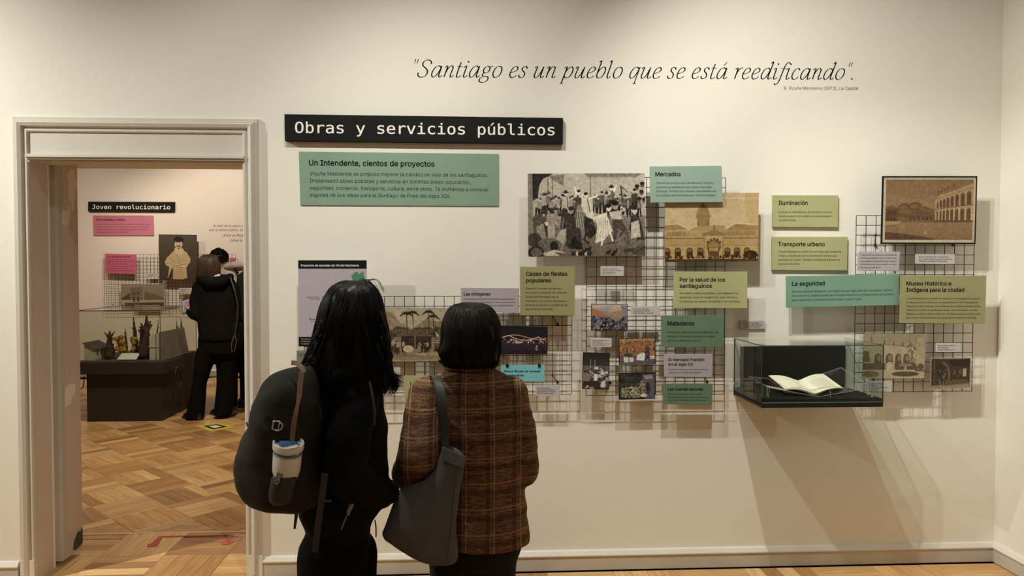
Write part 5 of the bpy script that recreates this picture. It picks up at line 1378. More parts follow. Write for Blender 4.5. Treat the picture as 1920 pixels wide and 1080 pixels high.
# --- woman in the plaid jacket
def woman_plaid():
    Y = -1.40; sc_ = 1
    root = thing('person', (at(885, 700, Y).x, Y, 0), 'person with a dark bob and brown plaid jacket, seen from behind', 'person')
    S = lambda x, y, dy=0: at(x, y, Y+dy)
    hc = S(884, 632, .03)
    b = MB(); P = head(b, hc, math.radians(-6), 1.0)
    b.tube([hc+Vector((0, -.02, -.06)), S(884, 712)], [.052, .058], 16)
    b.rings(ringrow([(706, 838, 930, .05), (735, 795, 968, .075), (800, 812, 962, .09), (880, 822, 955, .085), (960, 815, 965, .10), (1010, 818, 968, .105)], Y), 20)
    zf = lambda p, z: Vector((p.x, p.y, z))
    for (sx, sy, ex, ey, hx, hy) in ((804, 742, 786, 862, 770, 884), (957, 742, 975, 885, 940, 872)):
        sh, el, wr = S(sx, sy), S(ex, ey, .02 if sx > 880 else -.12), S(hx, hy, .27 if sx > 880 else .13)
        b.limb([sh, el, wr], [.042, .034, .022]); hand(b, wr, Vector((-.35 if sx > 880 else .25, 1, 0)), (-1 if sx > 880 else 1, 0, -.2), .92, .6, 1 if sx > 880 else -1)
    hipL, hipR = S(850, 1010), S(928, 1010)
    for hp in (hipL, hipR): b.limb([hp, zf(hp, .44), zf(hp+Vector((0, -.02, 0)), .08)], [.078, .05, .035])
    b.remesh('body', SKIN, root, voxel=.009, smooth=4)
    face(P, 1.0, root)
    # jacket
    j = MB()
    j.rings(ringrow([(682, 846, 918, .050, .0), (692, 838, 926, .062), (702, 818, 948, .078), (716, 790, 968, .095), (740, 780, 983, .108), (780, 790, 984, .116), (830, 800, 982, .116), (880, 806, 980, .112), (925, 806, 984, .118), (975, 806, 989, .126), (1008, 802, 993, .132), (1018, 804, 992, .130)], Y), 40)
    for (pts, rad) in (([S(802, 740), S(792, 800, -.08), S(783, 858, -.135), S(770, 884, -.07), S(762, 890, .06), S(768, 886, .16)], [.066, .064, .068, .062, .052, .042]),
                       ([S(955, 742), S(970, 800), S(980, 880, .01), S(972, 888, .10), S(940, 874, .25)], [.068, .062, .058, .054, .043])):
        j.limb(pts, rad, 16)
    d0 = fold(.006, 7, 9, 3)
    def dj(p):
        s = d0(p)
        return s+.0022*mn.noise(Vector((p.x*30, p.y*30, p.z*45)))
    jk = j.remesh('jacket', PLAID, root, voxel=.0075, smooth=5, disp=dj)
    cl = MB(); ce = S(881, 688)
    ringp = []
    for k in range(20):
        a = 2*math.pi*k/20; ringp.append(Vector((ce.x+.078*math.cos(a), Y+.068*math.sin(a), ce.z+.004-.045*max(0, math.sin(a))**2)))
    cl.tube(ringp, .013, 8, closed=True)
    cl.build('collar', PLAID, root, smooth=True)
    t = MB()
    t.rings(ringrow([(985, 812, 984, .115), (1020, 812, 982, .118), (1040, 805, 975, .115), (1058, 802, 968, .11)], Y), 30)
    for hp, o in ((S(852, 1045), -.005), (S(922, 1045), .005)): t.limb([hp, zf(hp+Vector((o, 0, 0)), .46), zf(hp+Vector((o, -.01, 0)), .09)], [.090, .074, .066])
    t.remesh('trousers', BRTROUS, root, voxel=.010, smooth=4, disp=fold(.003, 8, 6, 9))
    for hp in (hipL, hipR): shoe(zf(hp, 0), math.radians(4 if hp is hipR else -6), root)
    # bob
    hr = ringrow([(567.5, 868, 896, .015, -.005), (571, 852, 912, .045, -.005), (578, 842, 923, .066, -.01), (592, 833, 932, .082, -.015), (612, 829, 937, .09, -.022), (636, 830, 938.5, .092, -.024), (656, 825, 938, .090, -.026), (670, 826, 934, .080, -.03), (680, 838, 929, .064, -.034), (686, 856, 916, .035, -.036)], Y)
    hb = MB().rings(hr, 36)
    h = hb.remesh('hair_cap', HAIRD, None, voxel=.008, smooth=4, disp=lambda p: .004*mn.noise(Vector((p.x*70, p.y*70, p.z*14)))+.004*mn.noise(Vector((p.x*18, p.y*18, p.z*22+4))))
    hs = MB(); hs.v = [tuple(v.co) for v in h.data.vertices]; hs.f = [tuple(p.vertices) for p in h.data.polygons]; hs.mi = [0]*len(hs.f)
    bpy.data.objects.remove(h)
    strands(hs, hr, 1000, -math.pi*1.12, math.pi*.12, 4, t1=8.7, wave=.005, rad=.0013, tail=.012, tcurl=-.012, freq=1.0)
    hs.build('hair', HAIRD, root, smooth=True)
    return root
woman_plaid()

# --- grey tote on her left shoulder
TOTE = mat('grey_canvas', (.125, .128, .135), .85, bump=.3, bscale=300, var=.12, scale=14, spec=.3)
STRAP = mat('dark_strap', (.035, .042, .042), .55)
def tote():
    Y = -1.555
    root = thing('tote_bag', tuple(at(790, 1055, Y)), 'dark grey canvas tote hanging from the shoulder of the plaid jacket', 'bag')
    S = lambda x, y, dy=0: at(x, y, Y+dy)
    m = MB()
    rows = [(838, 828, 846, .010), (846, 827, 862, .014), (860, 822, 872, .020), (882, 812, 869, .026), (900, 792, 866, .030), (918, 748, 863, .036), (950, 732, 860, .044), (980, 719, 858, .050), (1000, 711, 858, .052), (1014, 716, 859, .050), (1028, 738, 860, .046), (1042, 768, 860, .036), (1052, 796, 858, .026), (1058, 815, 850, .012)]
    m.rings(ringrow(rows, Y), 32)
    def d_(p):
        q = Vector((p.x*9, p.y*9, p.z*4)); s = .006*mn.noise(q)
        # slack folds running from the handle to the lower left
        u = (p.x+.55)*8+(p.z-.9)*4
        return s+.0035*math.sin(u*3.1)*max(0, min(1, (1.12-p.z)*3))
    m.remesh('bag_body', TOTE, root, voxel=.007, smooth=3, disp=d_)
    # open mouth flap
    fl = [S(829, 838, -.026), S(873, 857, -.030), S(869, 880, -.036), S(830, 864, -.033)]
    link('mouth_panel', mesh_from('mouth_panel', fl+[p+Vector((0, .006, 0)) for p in fl], [(0, 1, 2, 3), (7, 6, 5, 4), (0, 4, 5, 1), (1, 5, 6, 2), (2, 6, 7, 3), (3, 7, 4, 0)]), TOTE, root)
    MB().tube([S(830, 862, -.038), S(869, 878, -.040)], .0016, 6).build('hem_stitch', STRAP, root)
    MB().tube([S(855, 880, -.034), S(850, 930, -.044), S(846, 980, -.052), S(842, 1020, -.050), S(838, 1045, -.035)], .0018, 6).build('side_seam', STRAP, root)
    # flat handle over the shoulder
    path = [S(834, 846, -.02), S(834, 815, -.01), S(831, 780, -.01), S(828, 745, .0), S(823, 718, .03), S(817, 704, .085), S(812, 703, .15), S(816, 728, .26), S(824, 790, .30), S(832, 850, .28), S(836, 880, .10)]
    path = [Vector(p) for p in path]
    vs = []; 
    for i, p in enumerate(path):
        wdt = .0175 if i else .010
        side = Vector((1, -.15 if i < 5 else .25, 0)).normalized()
        nrm = Vector((0, -1, .0)) if i < 4 else (Vector((0, -.5, .8)) if i < 6 else Vector((0, 1, .2)))
        vs += [p-side*wdt, p+side*wdt, p+side*wdt+nrm*.004, p-side*wdt+nrm*.004]
    fs = [(0, 1, 2, 3), tuple(4*(len(path)-1)+k for k in (3, 2, 1, 0))]
    for i in range(len(path)-1):
        for k in range(4): fs.append((4*i+k, 4*i+4+k, 4*i+4+(k+1) % 4, 4*i+(k+1) % 4))
    me = mesh_from('handle', vs, fs); bm = bmesh.new(); bm.from_mesh(me); bmesh.ops.recalc_face_normals(bm, faces=bm.faces); bm.to_mesh(me); bm.free()
    o = link('handle', me, STRAP, root, smooth=True); sd = o.modifiers.new('s', 'SUBSURF'); sd.levels = sd.render_levels = 2
tote()

# --- woman in black with the long hair
def woman_black():
    Y = -1.58
    yaw = math.radians(42)
    root = thing('person', (at(650, 700, Y).x, Y, 0), 'person with long wavy black hair and black coat, seen from behind', 'person')
    S = lambda x, y, dy=0: at(x, y, Y+dy)
    zf = lambda p, z: Vector((p.x, p.y, z))
    hc = S(664, 603, .03)
    b = MB(); P = head(b, hc, yaw, 1.02)
    b.tube([hc+Vector((-.01, -.02, -.06)), S(655, 715)], [.054, .06], 16)
    b.rings(ringrow([(712, 610, 700, .06), (745, 590, 700, .08), (820, 595, 700, .095), (900, 595, 695, .095), (960, 598, 676, .07)], Y), 20)
    for (pts) in ((S(665, 745, -.10), S(648, 872, -.13), S(690, 912, -.05)), (S(655, 745, .10), S(680, 872, .12), S(695, 908, .08))):
        b.limb(pts, [.042, .034, .024]); hand(b, pts[2], Vector((-.1, .7, -.5)), (0, -.4, -1), .85, .5, 1)
    for hp in (S(618, 1015, -.03), S(652, 1015, .03)): b.limb([hp, zf(hp, .46), zf(hp, .08)], [.055, .045, .034])
    b.remesh('body', SKIN, root, voxel=.009, smooth=4)
    face(P, 1.02, root)
    j = MB()
    j.rings(ringrow([(692, 630, 690, .055), (704, 606, 706, .078), (722, 586, 714, .105), (750, 574, 720, .125), (790, 572, 724, .13), (840, 573, 726, .132), (890, 568, 728, .135), (935, 560, 726, .135), (962, 560, 712, .13), (982, 568, 698, .12), (1000, 575, 694, .117), (1012, 580, 690, .108)], Y), 40)
    for pts, rad in (([S(672, 742, -.10), S(652, 812, -.15), S(645, 885, -.16), S(672, 912, -.12), S(716, 926, -.03), S(728, 922, .01)], [.068, .068, .064, .058, .046, .040]),
                     ([S(660, 745, .10), S(680, 880, .14), S(712, 920, .10)], [.066, .060, .045])):
        j.limb(pts, rad, 16)
    d0 = fold(.008, 8, 7, 21)
    j.remesh('coat', BLKCLOTH, root, voxel=.009, smooth=4, disp=lambda p: d0(p)+.0025*mn.noise(p*26))
    hd = MB(); hpts = [S(606, 712, -.10), S(640, 704, -.13), S(672, 700, -.12), S(696, 706, -.08), S(708, 724, -.09)]
    hd.limb(hpts, [.02, .03, .032, .026, .016]); hd.remesh('hood', BLKCLOTH, root, voxel=.008, smooth=3)
    MB().tube([S(693, 715, -.16), S(699, 745, -.175), S(703, 775, -.175), S(701, 798, -.17)], .0035, 6).build('draw_cord', STRAP, root)
    t = MB(); t.rings(ringrow([(960, 574, 694, .11), (1000, 576, 694, .115), (1035, 577, 692, .11), (1060, 577, 690, .105)], Y), 30)
    for hp in (S(612, 1040, -.05), S(655, 1040, .045)): t.limb([hp, zf(hp, .46), zf(hp, .10)], [.092, .084, .080])
    t.remesh('trousers', BLKTROUS, root, voxel=.011, smooth=4, disp=fold(.004, 8, 5, 2))
    for hp in (S(610, 1010, -.05), S(655, 1010, .05)): shoe(zf(hp, 0), yaw, root)
    MB().hexa([tuple(S(609, 937.5, -.15)), tuple(S(622, 937, -.15)), tuple(S(622, 941.5, -.15)), tuple(S(609, 942, -.15)), tuple(S(609, 937.5, -.12)), tuple(S(622, 937, -.12)), tuple(S(622, 941.5, -.12)), tuple(S(609, 942, -.12))]).build('care_tag', mat('faded_green_tag', (.13, .13, .05), .7), root)
    kc = MB(); kc.tube([S(640, 993, -.15), S(645, 980, -.16), S(650, 968, -.165)], .002, 6)
    kc.tube([S(662, 945, -.165), S(658, 950, -.165), S(654, 958, -.165), S(653, 966, -.165)], [.004, .007, .006, .004], 8)
    kc.build('key_charm', mat('pale_charm', (.22, .23, .20), .5), root)
    MB().tube([S(703, 975, -.05), S(705, 990, -.05), S(705, 1007, -.05)], .0022, 5).build('hem_cord', STRAP, root)
    # hair
    hr = ringrow([(525, 654, 680, .02, -.01), (528, 640, 692, .045, -.012), (536, 626, 703, .07, -.02), (552, 615, 714, .088, -.028), (580, 606, 721, .10, -.034), (612, 600, 724, .105, -.036), (640, 594, 726, .10, -.04), (664, 586, 729, .098, -.045), (684, 578, 732, .095, -.05), (700, 585, 733, .085, -.055), (711, 612, 730, .07, -.058), (718, 650, 724, .04, -.06)], Y)
    h = MB().rings(hr, 40).remesh('hair_cap', HAIRB, None, voxel=.009, smooth=4, disp=lambda p: .006*mn.noise(Vector((p.x*40, p.y*40, p.z*9)))+.006*mn.noise(Vector((p.x*12, p.y*12, p.z*16+2))))
    hs = MB(); hs.v = [tuple(v.co) for v in h.data.vertices]; hs.f = [tuple(p.vertices) for p in h.data.polygons]; hs.mi = [0]*len(hs.f)
    bpy.data.objects.remove(h)
    strands(hs, hr, 1300, -math.pi*1.15, math.pi*.15, 14, t1=10.3, wave=.012, rad=.0014, tail=.045, tcurl=.022, freq=.9)
    strands(hs, hr, 200, -math.pi*1.15, -math.pi*.85, 15, t1=10, wave=.018, rad=.0014, tail=.045, tcurl=.04, freq=1.4, tstart=(3, 6))
    strands(hs, hr, 200, -math.pi*.25, math.pi*.1, 16, t1=10.4, wave=.016, rad=.0014, tail=.045, tcurl=.03, freq=1.4, tstart=(3, 6))
    r = random.Random(8)
    for k in range(70):   # loose curls at both sides and fly-aways on the crown
        lft = r.random() < .6
        x0, y0 = (r.uniform(582, 600), r.uniform(650, 684)) if lft else (r.uniform(716, 728), r.uniform(610, 680))
        s = -1 if lft else 1; L_ = r.uniform(8, 24) if lft else r.uniform(3, 9); dy = r.uniform(18, 36); z_ = r.uniform(-.12, -.04)
        q = cr3([S(x0, y0, z_), S(x0+s*L_*.5, y0+dy*.3, z_), S(x0+s*L_*.45, y0+dy*.62, z_), S(x0+s*L_*r.uniform(.5, 1.0), y0+dy*.88, z_), S(x0+s*L_*r.uniform(.2, .9), y0+dy, z_)], 4)
        hs.tube(q, [.0013*(1-.8*(j/(len(q)-1))**2) for j in range(len(q))], 4)
    for (x0, y0, path) in ((598, 625, (-5, 5, -3, -14, -8)), (594, 645, (-6, 2, -10, -20, -10)), (590, 655, (-4, -12, -4, -16, -24)), (602, 640, (-8, -2, -12, -22, -30)), (598, 660, (-3, -14, -20, -12, -22)), (606, 655, (-6, -16, -24, -34, -26)),
                          (724, 610, (2, -2, 4, 2, -4)), (726, 630, (3, 0, 6, 2, -6)), (728, 645, (0, 5, 1, 6, 0)), (722, 655, (6, 2, 9, 4, -3)), (716, 670, (4, 10, 3, 8, 0))):
        for m_ in range(12):
            jx, jy, z_ = r.uniform(-4, 4), r.uniform(-5, 5), r.uniform(-.13, -.05); st = r.uniform(11, 15)
            q = cr3([S(x0+jx+(8 if x0 < 650 else -8), y0+jy-22, z_+.01), S(x0+jx, y0+jy, z_)]+[S(x0+jx*(1-.15*i)+dx_, y0+jy+st*(i+1), z_) for i, dx_ in enumerate(path)], 4)
            hs.tube(q, [.0022*(1-.85*(j/(len(q)-1))**2.5) for j in range(len(q))], 4)
    for k in range(12):
        x0 = r.uniform(655, 690); q = cr3([S(x0, 530, -.03), S(x0+10, 522+r.uniform(0, 5), -.02), S(x0+22, 526+r.uniform(0, 6), -.02), S(x0+32, 542+r.uniform(0, 12), -.02)], 5)
        hs.tube(q, [.0006]*len(q), 4)
    hs.build('hair', HAIRB, root, smooth=True)
woman_black()

# --- backpack
PACK = mat('black_nylon', (.024, .022, .018), .75, bump=.2, bscale=60, spec=.18)
POCKET = mat('worn_grey_mesh', (.035, .033, .031), .7)
TAN = mat('tan_leather', (.27, .165, .095), .55, var=.15, scale=30)
def backpack():
    Y = -1.72
    root = thing('backpack', tuple(at(520, 948, Y)), 'black bulging backpack with tan straps worn by the long-haired person', 'backpack')
    S = lambda x, y, dy=0: at(x, y, Y+dy)
    m = MB()
    m.rings(ringrow([(681, 553, 578, .02), (686, 535, 590, .045), (697, 512, 596, .075), (715, 500, 600, .10), (745, 486, 604, .12), (785, 467, 606, .135), (820, 453, 606, .14), (850, 445, 606, .145), (880, 443, 604, .145), (908, 447, 603, .14), (926, 455, 602, .13), (938, 466, 600, .115), (946, 486, 597, .09), (951, 515, 585, .05)], Y), 40)
    d0 = fold(.007, 7, 8, 5)
    def d_(p):
        u = (p.x*.9+p.z*.8)*16
        return d0(p)*1.3+.0055*math.sin(u+3*mn.noise(p*6))*max(0, min(1, (p.z-.95)*5))+.003*mn.noise(p*22)
    m.remesh('pack_body', PACK, root, voxel=.0085, smooth=3, disp=d_)
    pk = MB(); pk.rings(ringrow([(889, 511, 560, .034), (900, 507, 556, .036), (922, 503, 551, .034), (938, 504, 547, .03), (946, 510, 542, .018)], Y-.128), 24)
    pk.remesh('side_pocket', POCKET, root, voxel=.006, smooth=3)
    def flat(nm, pts, wd, m_, par=root):
        vs = []; n = len(pts)
        for i, (x, y, dy, *w2) in enumerate(pts):
            ww = w2[0] if w2 else wd
            a = pts[max(0, i-1)]; c = pts[min(n-1, i+1)]; dx, dz = c[0]-a[0], c[1]-a[1]; l = math.hypot(dx, dz)
            ox, oy = dz/l*ww/2, -dx/l*ww/2
            for (sx, tt) in ((1, 0), (-1, 0), (-1, .003), (1, .003)):
                vs.append(S(x+ox*sx, y+oy*sx, dy)+Vector((0, tt, 0)))
        fs = [(0, 1, 2, 3), tuple(4*(n-1)+k for k in (3, 2, 1, 0))]
        for i in range(n-1):
            for k in range(4): fs.append((4*i+k, 4*i+4+k, 4*i+4+(k+1) % 4, 4*i+(k+1) % 4))
        me = mesh_from(nm, vs, fs); bm = bmesh.new(); bm.from_mesh(me); bmesh.ops.recalc_face_normals(bm, faces=bm.faces); bm.to_mesh(me); bm.free()
        return link(nm, me, m_, par)
    flat('leather_trim', [(546, 680, -.07), (556, 681, -.085), (565, 688, -.10), (570, 698, -.11)], 9, TAN)
    flat('leather_strap', [(565, 698, -.13, 10), (562.5, 720, -.14, 10), (561, 742, -.15, 9), (558, 758, -.158, 6.5), (554, 775, -.165, 8), (550, 800, -.17, 10), (547.5, 826, -.17, 8)], 10, TAN)
    flat('hanging_strap', [(609, 888, -.10), (604, 930, -.11), (596, 985, -.11), (590, 1036, -.11)], 12, mat('worn_webbing', (.05, .043, .036), .8))
    flat('strap_end', [(556, 945, -.06, 6), (555, 970, -.06, 6), (552, 992, -.06, 4)], 6, STRAP)
    # buckle with two bars
    bk = MB(); q = [S(513, 790, -.158), S(523, 790, -.158), S(529.5, 796, -.158), S(528, 804, -.158), S(520, 808, -.158), S(510.5, 804, -.158)]
    bk.tube(q, .0022, 8, closed=True); bk.tube([S(524.5, 791, -.158), S(520.5, 807.5, -.158)], .0016, 6)
    bk.build('buckle', mat('pale_metal', (.62, .60, .55), .3, metal=.6), root, smooth=True)
    flat('buckle_webbing', [(498, 783, -.15), (506, 787, -.152), (520, 799, -.152)], 13, PACK)
    MB().tube([S(462, 792, -.105), S(465, 800, -.108)], .003, 6).build('paint_fleck', mat('pale_fleck', (.18, .17, .17), .6), root)
    return S
SB = backpack()
def bottle():
    S = SB
    base = S(536, 889, -.122); top = S(544.5, 826, -.122)
    ax = (top-base); L_ = ax.length; ax.normalize(); ax = (ax+Vector((0, -.22, 0))).normalized()
    M = Matrix.Translation(base) @ ax.to_track_quat('Z', 'Y').to_matrix().to_4x4()
    root = thing('travel_cup', tuple(base), 'white travel cup with a blue-flapped lid in the backpack side pocket', 'cup')
    W = mat('white_plastic', (.88, .86, .82), .35); r0 = .039
    k = L_
    MB().lathe([(r0*.62, -.022), (r0*.80, -.012), (r0*.97, .012), (r0*.99, .03), (r0*1.0, k*.66), (r0*.98, k*.68)], 28, M).build('cup_body', W, root, smooth=True)
    MB().lathe([(r0*.95, k*.68), (r0*.95, k*.80)], 28, M).build('steel_band', mat('steel_band', (.20, .23, .25), .2, metal=.8), root, smooth=True)
    MB().lathe([(r0*1.0, k*.665), (r0*1.01, k*.68), (r0*.98, k*.70)], 28, M).build('blue_ring', mat('pale_blue_ring', (.42, .55, .65), .4), root, smooth=True)
    MB().lathe([(r0*.98, k*.80), (r0*1.06, k*.82), (r0*1.08, k*.90), (r0*1.08, k*1.02), (r0*1.04, k*1.05), (r0*.96, k*1.04), (r0*.92, k*.97), (r0*.4, k*.96), (.001, k*.96)], 32, M).build('lid', W, root, smooth=True)
    f = MB(); Z = k*.97
    f.hexa([tuple(M @ Vector(p)) for p in ((-.026, -.016, Z), (-.026, .008, Z), (.018, .010, Z), (.026, -.006, Z), (-.024, -.014, Z+.008), (-.024, .006, Z+.010), (.016, .008, Z+.006), (.022, -.004, Z+.005))])
    f.build('lid_flap', mat('blue_plastic', (.045, .15, .33), .35), root)
    c = thing('binder_clip', tuple(S(522, 893, -.165)), 'small metal clip on the rim of the backpack side pocket', 'clip')
    MB().hexa([tuple(S(519, 886, -.165)), tuple(S(531, 889, -.165)), tuple(S(530, 896, -.165)), tuple(S(518, 893, -.165)), tuple(S(519, 886, -.155)), tuple(S(531, 889, -.155)), tuple(S(530, 896, -.155)), tuple(S(518, 893, -.155))]).build('clip_body', mat('brass_clip', (.50, .44, .32), .3, metal=.7), c)
    MB().tube([S(524, 894, -.166), S(520, 899, -.17), S(516, 902, -.17), S(516, 906, -.17), S(520, 907, -.17), S(523, 903, -.17)], .0014, 6, closed=True).build('wire_ring', CHROME, c)
bottle()

# ------------------------------------------------------------------ further room: glass-topped cabinet with a model
PLI = mat('dark_brown_board', (.022, .016, .012), .6)
VG = glass_mat('vitrine_glass', (.86, .90, .84))
vy0, vy1 = 4.02, 5.08
vx0, vx1 = at(137, 690, vy0).x, at(308, 690, vy0).x
vz1, vz0, vzt = at(200, 681, vy0).z, at(200, 702, vy0).z, at(200, 583, vy0).z
vit = thing('floor_cabinet', ((vx0+vx1)/2, (vy0+vy1)/2, 0), 'low dark cabinet with a glass top showing a model garden, further room', 'cabinet')
MB().box(vx0+.10, vx1-.055, vy0+.07, vy1-.06, 0, vz0).build('plinth', PLI, vit)
MB().box(vx0, vx1, vy0, vy1, vz0, vz1).build('top_slab', PLI, vit)
gx0, gx1, gy0, gy1 = vx0+.012, vx1-.045, vy0+.02, vy1-.02
MB().box(gx0+.008, gx1-.008, gy0+.008, gy1-.008, vz1, vz1+.014).build('model_ground', mat('model_earth', (.10, .075, .05), .9, var=.2, scale=30), vit)
for q in ([(gx0, gy0, vz1), (gx1, gy0, vz1), (gx1, gy0, vzt), (gx0, gy0, vzt)], [(gx1, gy0, vz1), (gx1, gy1, vz1), (gx1, gy1, vzt), (gx1, gy0, vzt)],
          [(gx0, gy0, vz1), (gx0, gy1, vz1), (gx0, gy1, vzt), (gx0, gy0, vzt)], [(gx0, gy1, vz1), (gx1, gy1, vz1), (gx1, gy1, vzt), (gx0, gy1, vzt)],
          [(gx0, gy0, vzt), (gx1, gy0, vzt), (gx1, gy1, vzt), (gx0, gy1, vzt)]):
    sheet(q, 'glass_pane', VG, vit)
VE = mat('vitrine_edge', (.05, .05, .035), .3)
for a, b in (((gx0, gy0, vzt), (gx1, gy0, vzt)), ((gx0, gy0, vz1), (gx0, gy0, vzt)), ((gx1, gy0, vz1), (gx1, gy0, vzt)), ((gx1, gy0, vzt), (gx1, gy1, vzt)), ((gx0, gy0, vzt), (gx0, gy1, vzt)), ((gx1, gy1, vz1), (gx1, gy1, vzt)), ((gx0, gy1, vzt), (gx1, gy1, vzt))):
    MB().tube([a, b], .0045, 4).build('edge_strip', VE, vit)
RUB = mat('black_rubber', (.01, .01, .01), .4)
for pts, lb in (([(143, 704), (143, 716), (147, 727), (153, 729), (157, 722), (158, 706)], 'l'), ([(330, 690), (328, 705), (328, 720), (333, 728), (339, 722), (340, 705), (333, 694)], 'r')):
    if lb == 'l': P_ = [at(x, y, vy0+.03) for x, y in pts]
    else:
        Xs = vx1+.012; P_ = []
        for x, y in pts:
            d = ray(x, y); t = Xs/d.x; P_.append(Vector((Xs, d.y*t-CAM_D, CAM_H+d.z*t)))
    MB().tube(P_, .006, 6).build('locking_cable', RUB, vit, smooth=True)
    MB().ball(P_[0], .010, 8, 6).build('cable_lock', CHROME, vit, smooth=True)

zb_ = vz1+.014
def obj_box(nm, par, m, *b): return MB().box(*b).build(nm, m, par)
CARDW = mat('model_white_card', (.62, .58, .50), .7); ROOFM = mat('model_grey_roof', (.10, .085, .075), .8); WIN = mat('model_dark_opening', (.05, .035, .025), .8)
hx0, hx1 = at(158, 665, 4.16).x, at(177, 665, 4.16).x; hy0, hy1 = 4.16, 4.48
hzl, hzr = at(158, 645, 4.16).z, at(177, 654.5, 4.16).z
ho = thing('model_house', ((hx0+hx1)/2, 4.3, zb_), 'small white model house with a sloping grey roof, left in the glass cabinet', 'model house')
MB().hexa([(hx0, hy0, zb_), (hx0, hy0, hzl), (hx1, hy0, hzr), (hx1, hy0, zb_), (hx0, hy1, zb_), (hx0, hy1, hzl), (hx1, hy1, hzr), (hx1, hy1, zb_)]).build('walls', CARDW, ho)
MB().hexa([(hx0-.01, hy0-.015, hzl+.004), (hx0-.01, hy0-.015, hzl+.012), (hx1+.014, hy0-.015, hzr-.004), (hx1+.014, hy0-.015, hzr-.012), (hx0-.01, hy1+.01, hzl+.004), (hx0-.01, hy1+.01, hzl+.012), (hx1+.014, hy1+.01, hzr-.004), (hx1+.014, hy1+.01, hzr-.012)]).build('roof', ROOFM, ho)
hh = hzr-zb_
for (y0, y1, z0, z1, nm) in ((.05, .08, .4, .75, 'window'), (.13, .16, .4, .75, 'window'), (.21, .25, .05, .78, 'doorway')):
    MB().box(hx1, hx1+.002, hy0+y0, hy0+y1, zb_+hh*z0, zb_+hh*z1).build(nm, WIN, ho)
bx0, bx1 = at(280, 650, 4.18).x, at(297, 650, 4.18).x
bzt = at(288, 624, 4.18).z
hb_ = thing('model_hall', ((bx0+bx1)/2, 4.5, zb_), 'tall white model building with a long grey-green side, right in the glass cabinet', 'model building')
MB().hexa([(bx0, 4.18, zb_), (bx0, 4.18, bzt-.035), (bx1, 4.18, bzt), (bx1, 4.18, zb_), (bx0, 4.88, zb_), (bx0, 4.88, bzt-.035), (bx1, 4.88, bzt), (bx1, 4.88, zb_)]).build('walls', CARDW, hb_)
MB().box(bx0-.006, bx1+.006, 4.172, 4.18, zb_+.135, zb_+.143).build('ledge', CARDW, hb_)
MB().hexa([(bx1+.003, 4.2, zb_), (bx1+.001, 4.2, bzt+.004), (bx1+.004, 4.2, bzt+.004), (gx1-.02, 4.2, zb_), (bx1+.003, 4.88, zb_), (bx1+.001, 4.88, bzt+.004), (bx1+.004, 4.88, bzt+.004), (gx1-.02, 4.88, zb_)]).build('long_side', mat('model_hillside', (.13, .13, .10), .85, var=.25, scale=9), hb_)
REDB = mat('model_dry_twigs', (.075, .035, .028), .9, var=.3, scale=40, bump=.4, bscale=120); OCH = mat('model_ochre_foliage', (.42, .24, .05), .9, var=.35, scale=60, bump=.4, bscale=120); DKG = mat('model_dark_twigs', (.05, .033, .026), .9, var=.3, scale=40)
def mtree(x, ybase, ytop, wpx, Y, m, label, kind='spire', lean=0):
    b, t = at(x, ybase, Y), at(x+lean, ytop, Y); b.z = zb_; wd = wpx/175/2
    root = thing('model_tree', tuple(b), label, 'model tree', 'model trees in the glass cabinet')
    r = random.Random(int(x*7)); mb = MB()
    if kind == 'spire':
        n = 7
        pts = [b.lerp(t, i/n)+Vector((r.uniform(-.15, .15)*wd, r.uniform(-.1, .1)*wd, 0)) for i in range(n+1)]
        mb.limb(pts, [wd*f for f in (.75, 1, .95, .8, .6, .42, .3, .16)], 8)
        for k in range(10):
            f = r.uniform(.1, .75); p = b.lerp(t, f); a = r.uniform(0, 6.28); mb.limb([p, p+Vector((math.cos(a)*wd*1.1, math.sin(a)*wd*.8, wd*1.5))], [wd*.35, wd*.12], 6)
    else:
        mb.limb([b, b.lerp(t, .4)], [.008, .008], 6)
        for k in range(22):
            a = r.uniform(0, 6.28); f = r.uniform(.3, .9); mb.ball(b.lerp(t, f)+Vector((math.cos(a), math.sin(a)*.7, 0))*wd*r.uniform(0, .75), wd*r.uniform(.25, .42), 8, 6)
    mb.remesh('foliage', m, root, voxel=.0055, smooth=1, disp=lambda p: .006*mn.noise(p*90))
    MB().tube([b, b+Vector((0, 0, .04))], .006, 6).build('trunk', DKG, root)
mtree(207, 672, 621, 17, 4.24, REDB, 'reddish twiggy model tree beside the small white model house', lean=-2)
mtree(226, 672, 627, 24, 4.22, OCH, 'round ochre model tree left of centre in the glass cabinet', 'round')
mtree(251, 668, 628, 22, 4.36, OCH, 'second, smaller ochre model tree, behind the white card', 'round')
mtree(237, 668, 612, 7, 4.40, DKG, 'thin dark model tree between the two ochre ones', lean=-2)
mtree(256, 668, 594, 11, 4.46, DKG, 'tall leaning dark model tree behind the smaller ochre one', lean=-6)
mtree(264, 668, 608, 8, 4.6, DKG, 'short dark model spire right of the leaning dark tree', lean=1)
mtree(270, 672, 593, 22, 4.22, REDB, 'broad tall dark model tree beside the tall white model building', lean=6)
mtree(293, 660, 600, 6, 4.97, DKG, 'thin dark spire rising behind the tall white model building', lean=3)
mtree(333, 655, 600, 8, 4.97, DKG, 'dark spire far back above the grey-green model slope', lean=-2)
mtree(343, 655, 598, 10, 4.98, DKG, 'second dark spire far back above the grey-green model slope', lean=-4)
q = [at(219, 674, 4.1), at(255, 674, 4.1), at(263, 662, 4.17), at(229, 662, 4.17)]
cd_ = thing('caption_card', tuple(q[0]), 'white sloping caption card at the front of the glass cabinet', 'label')
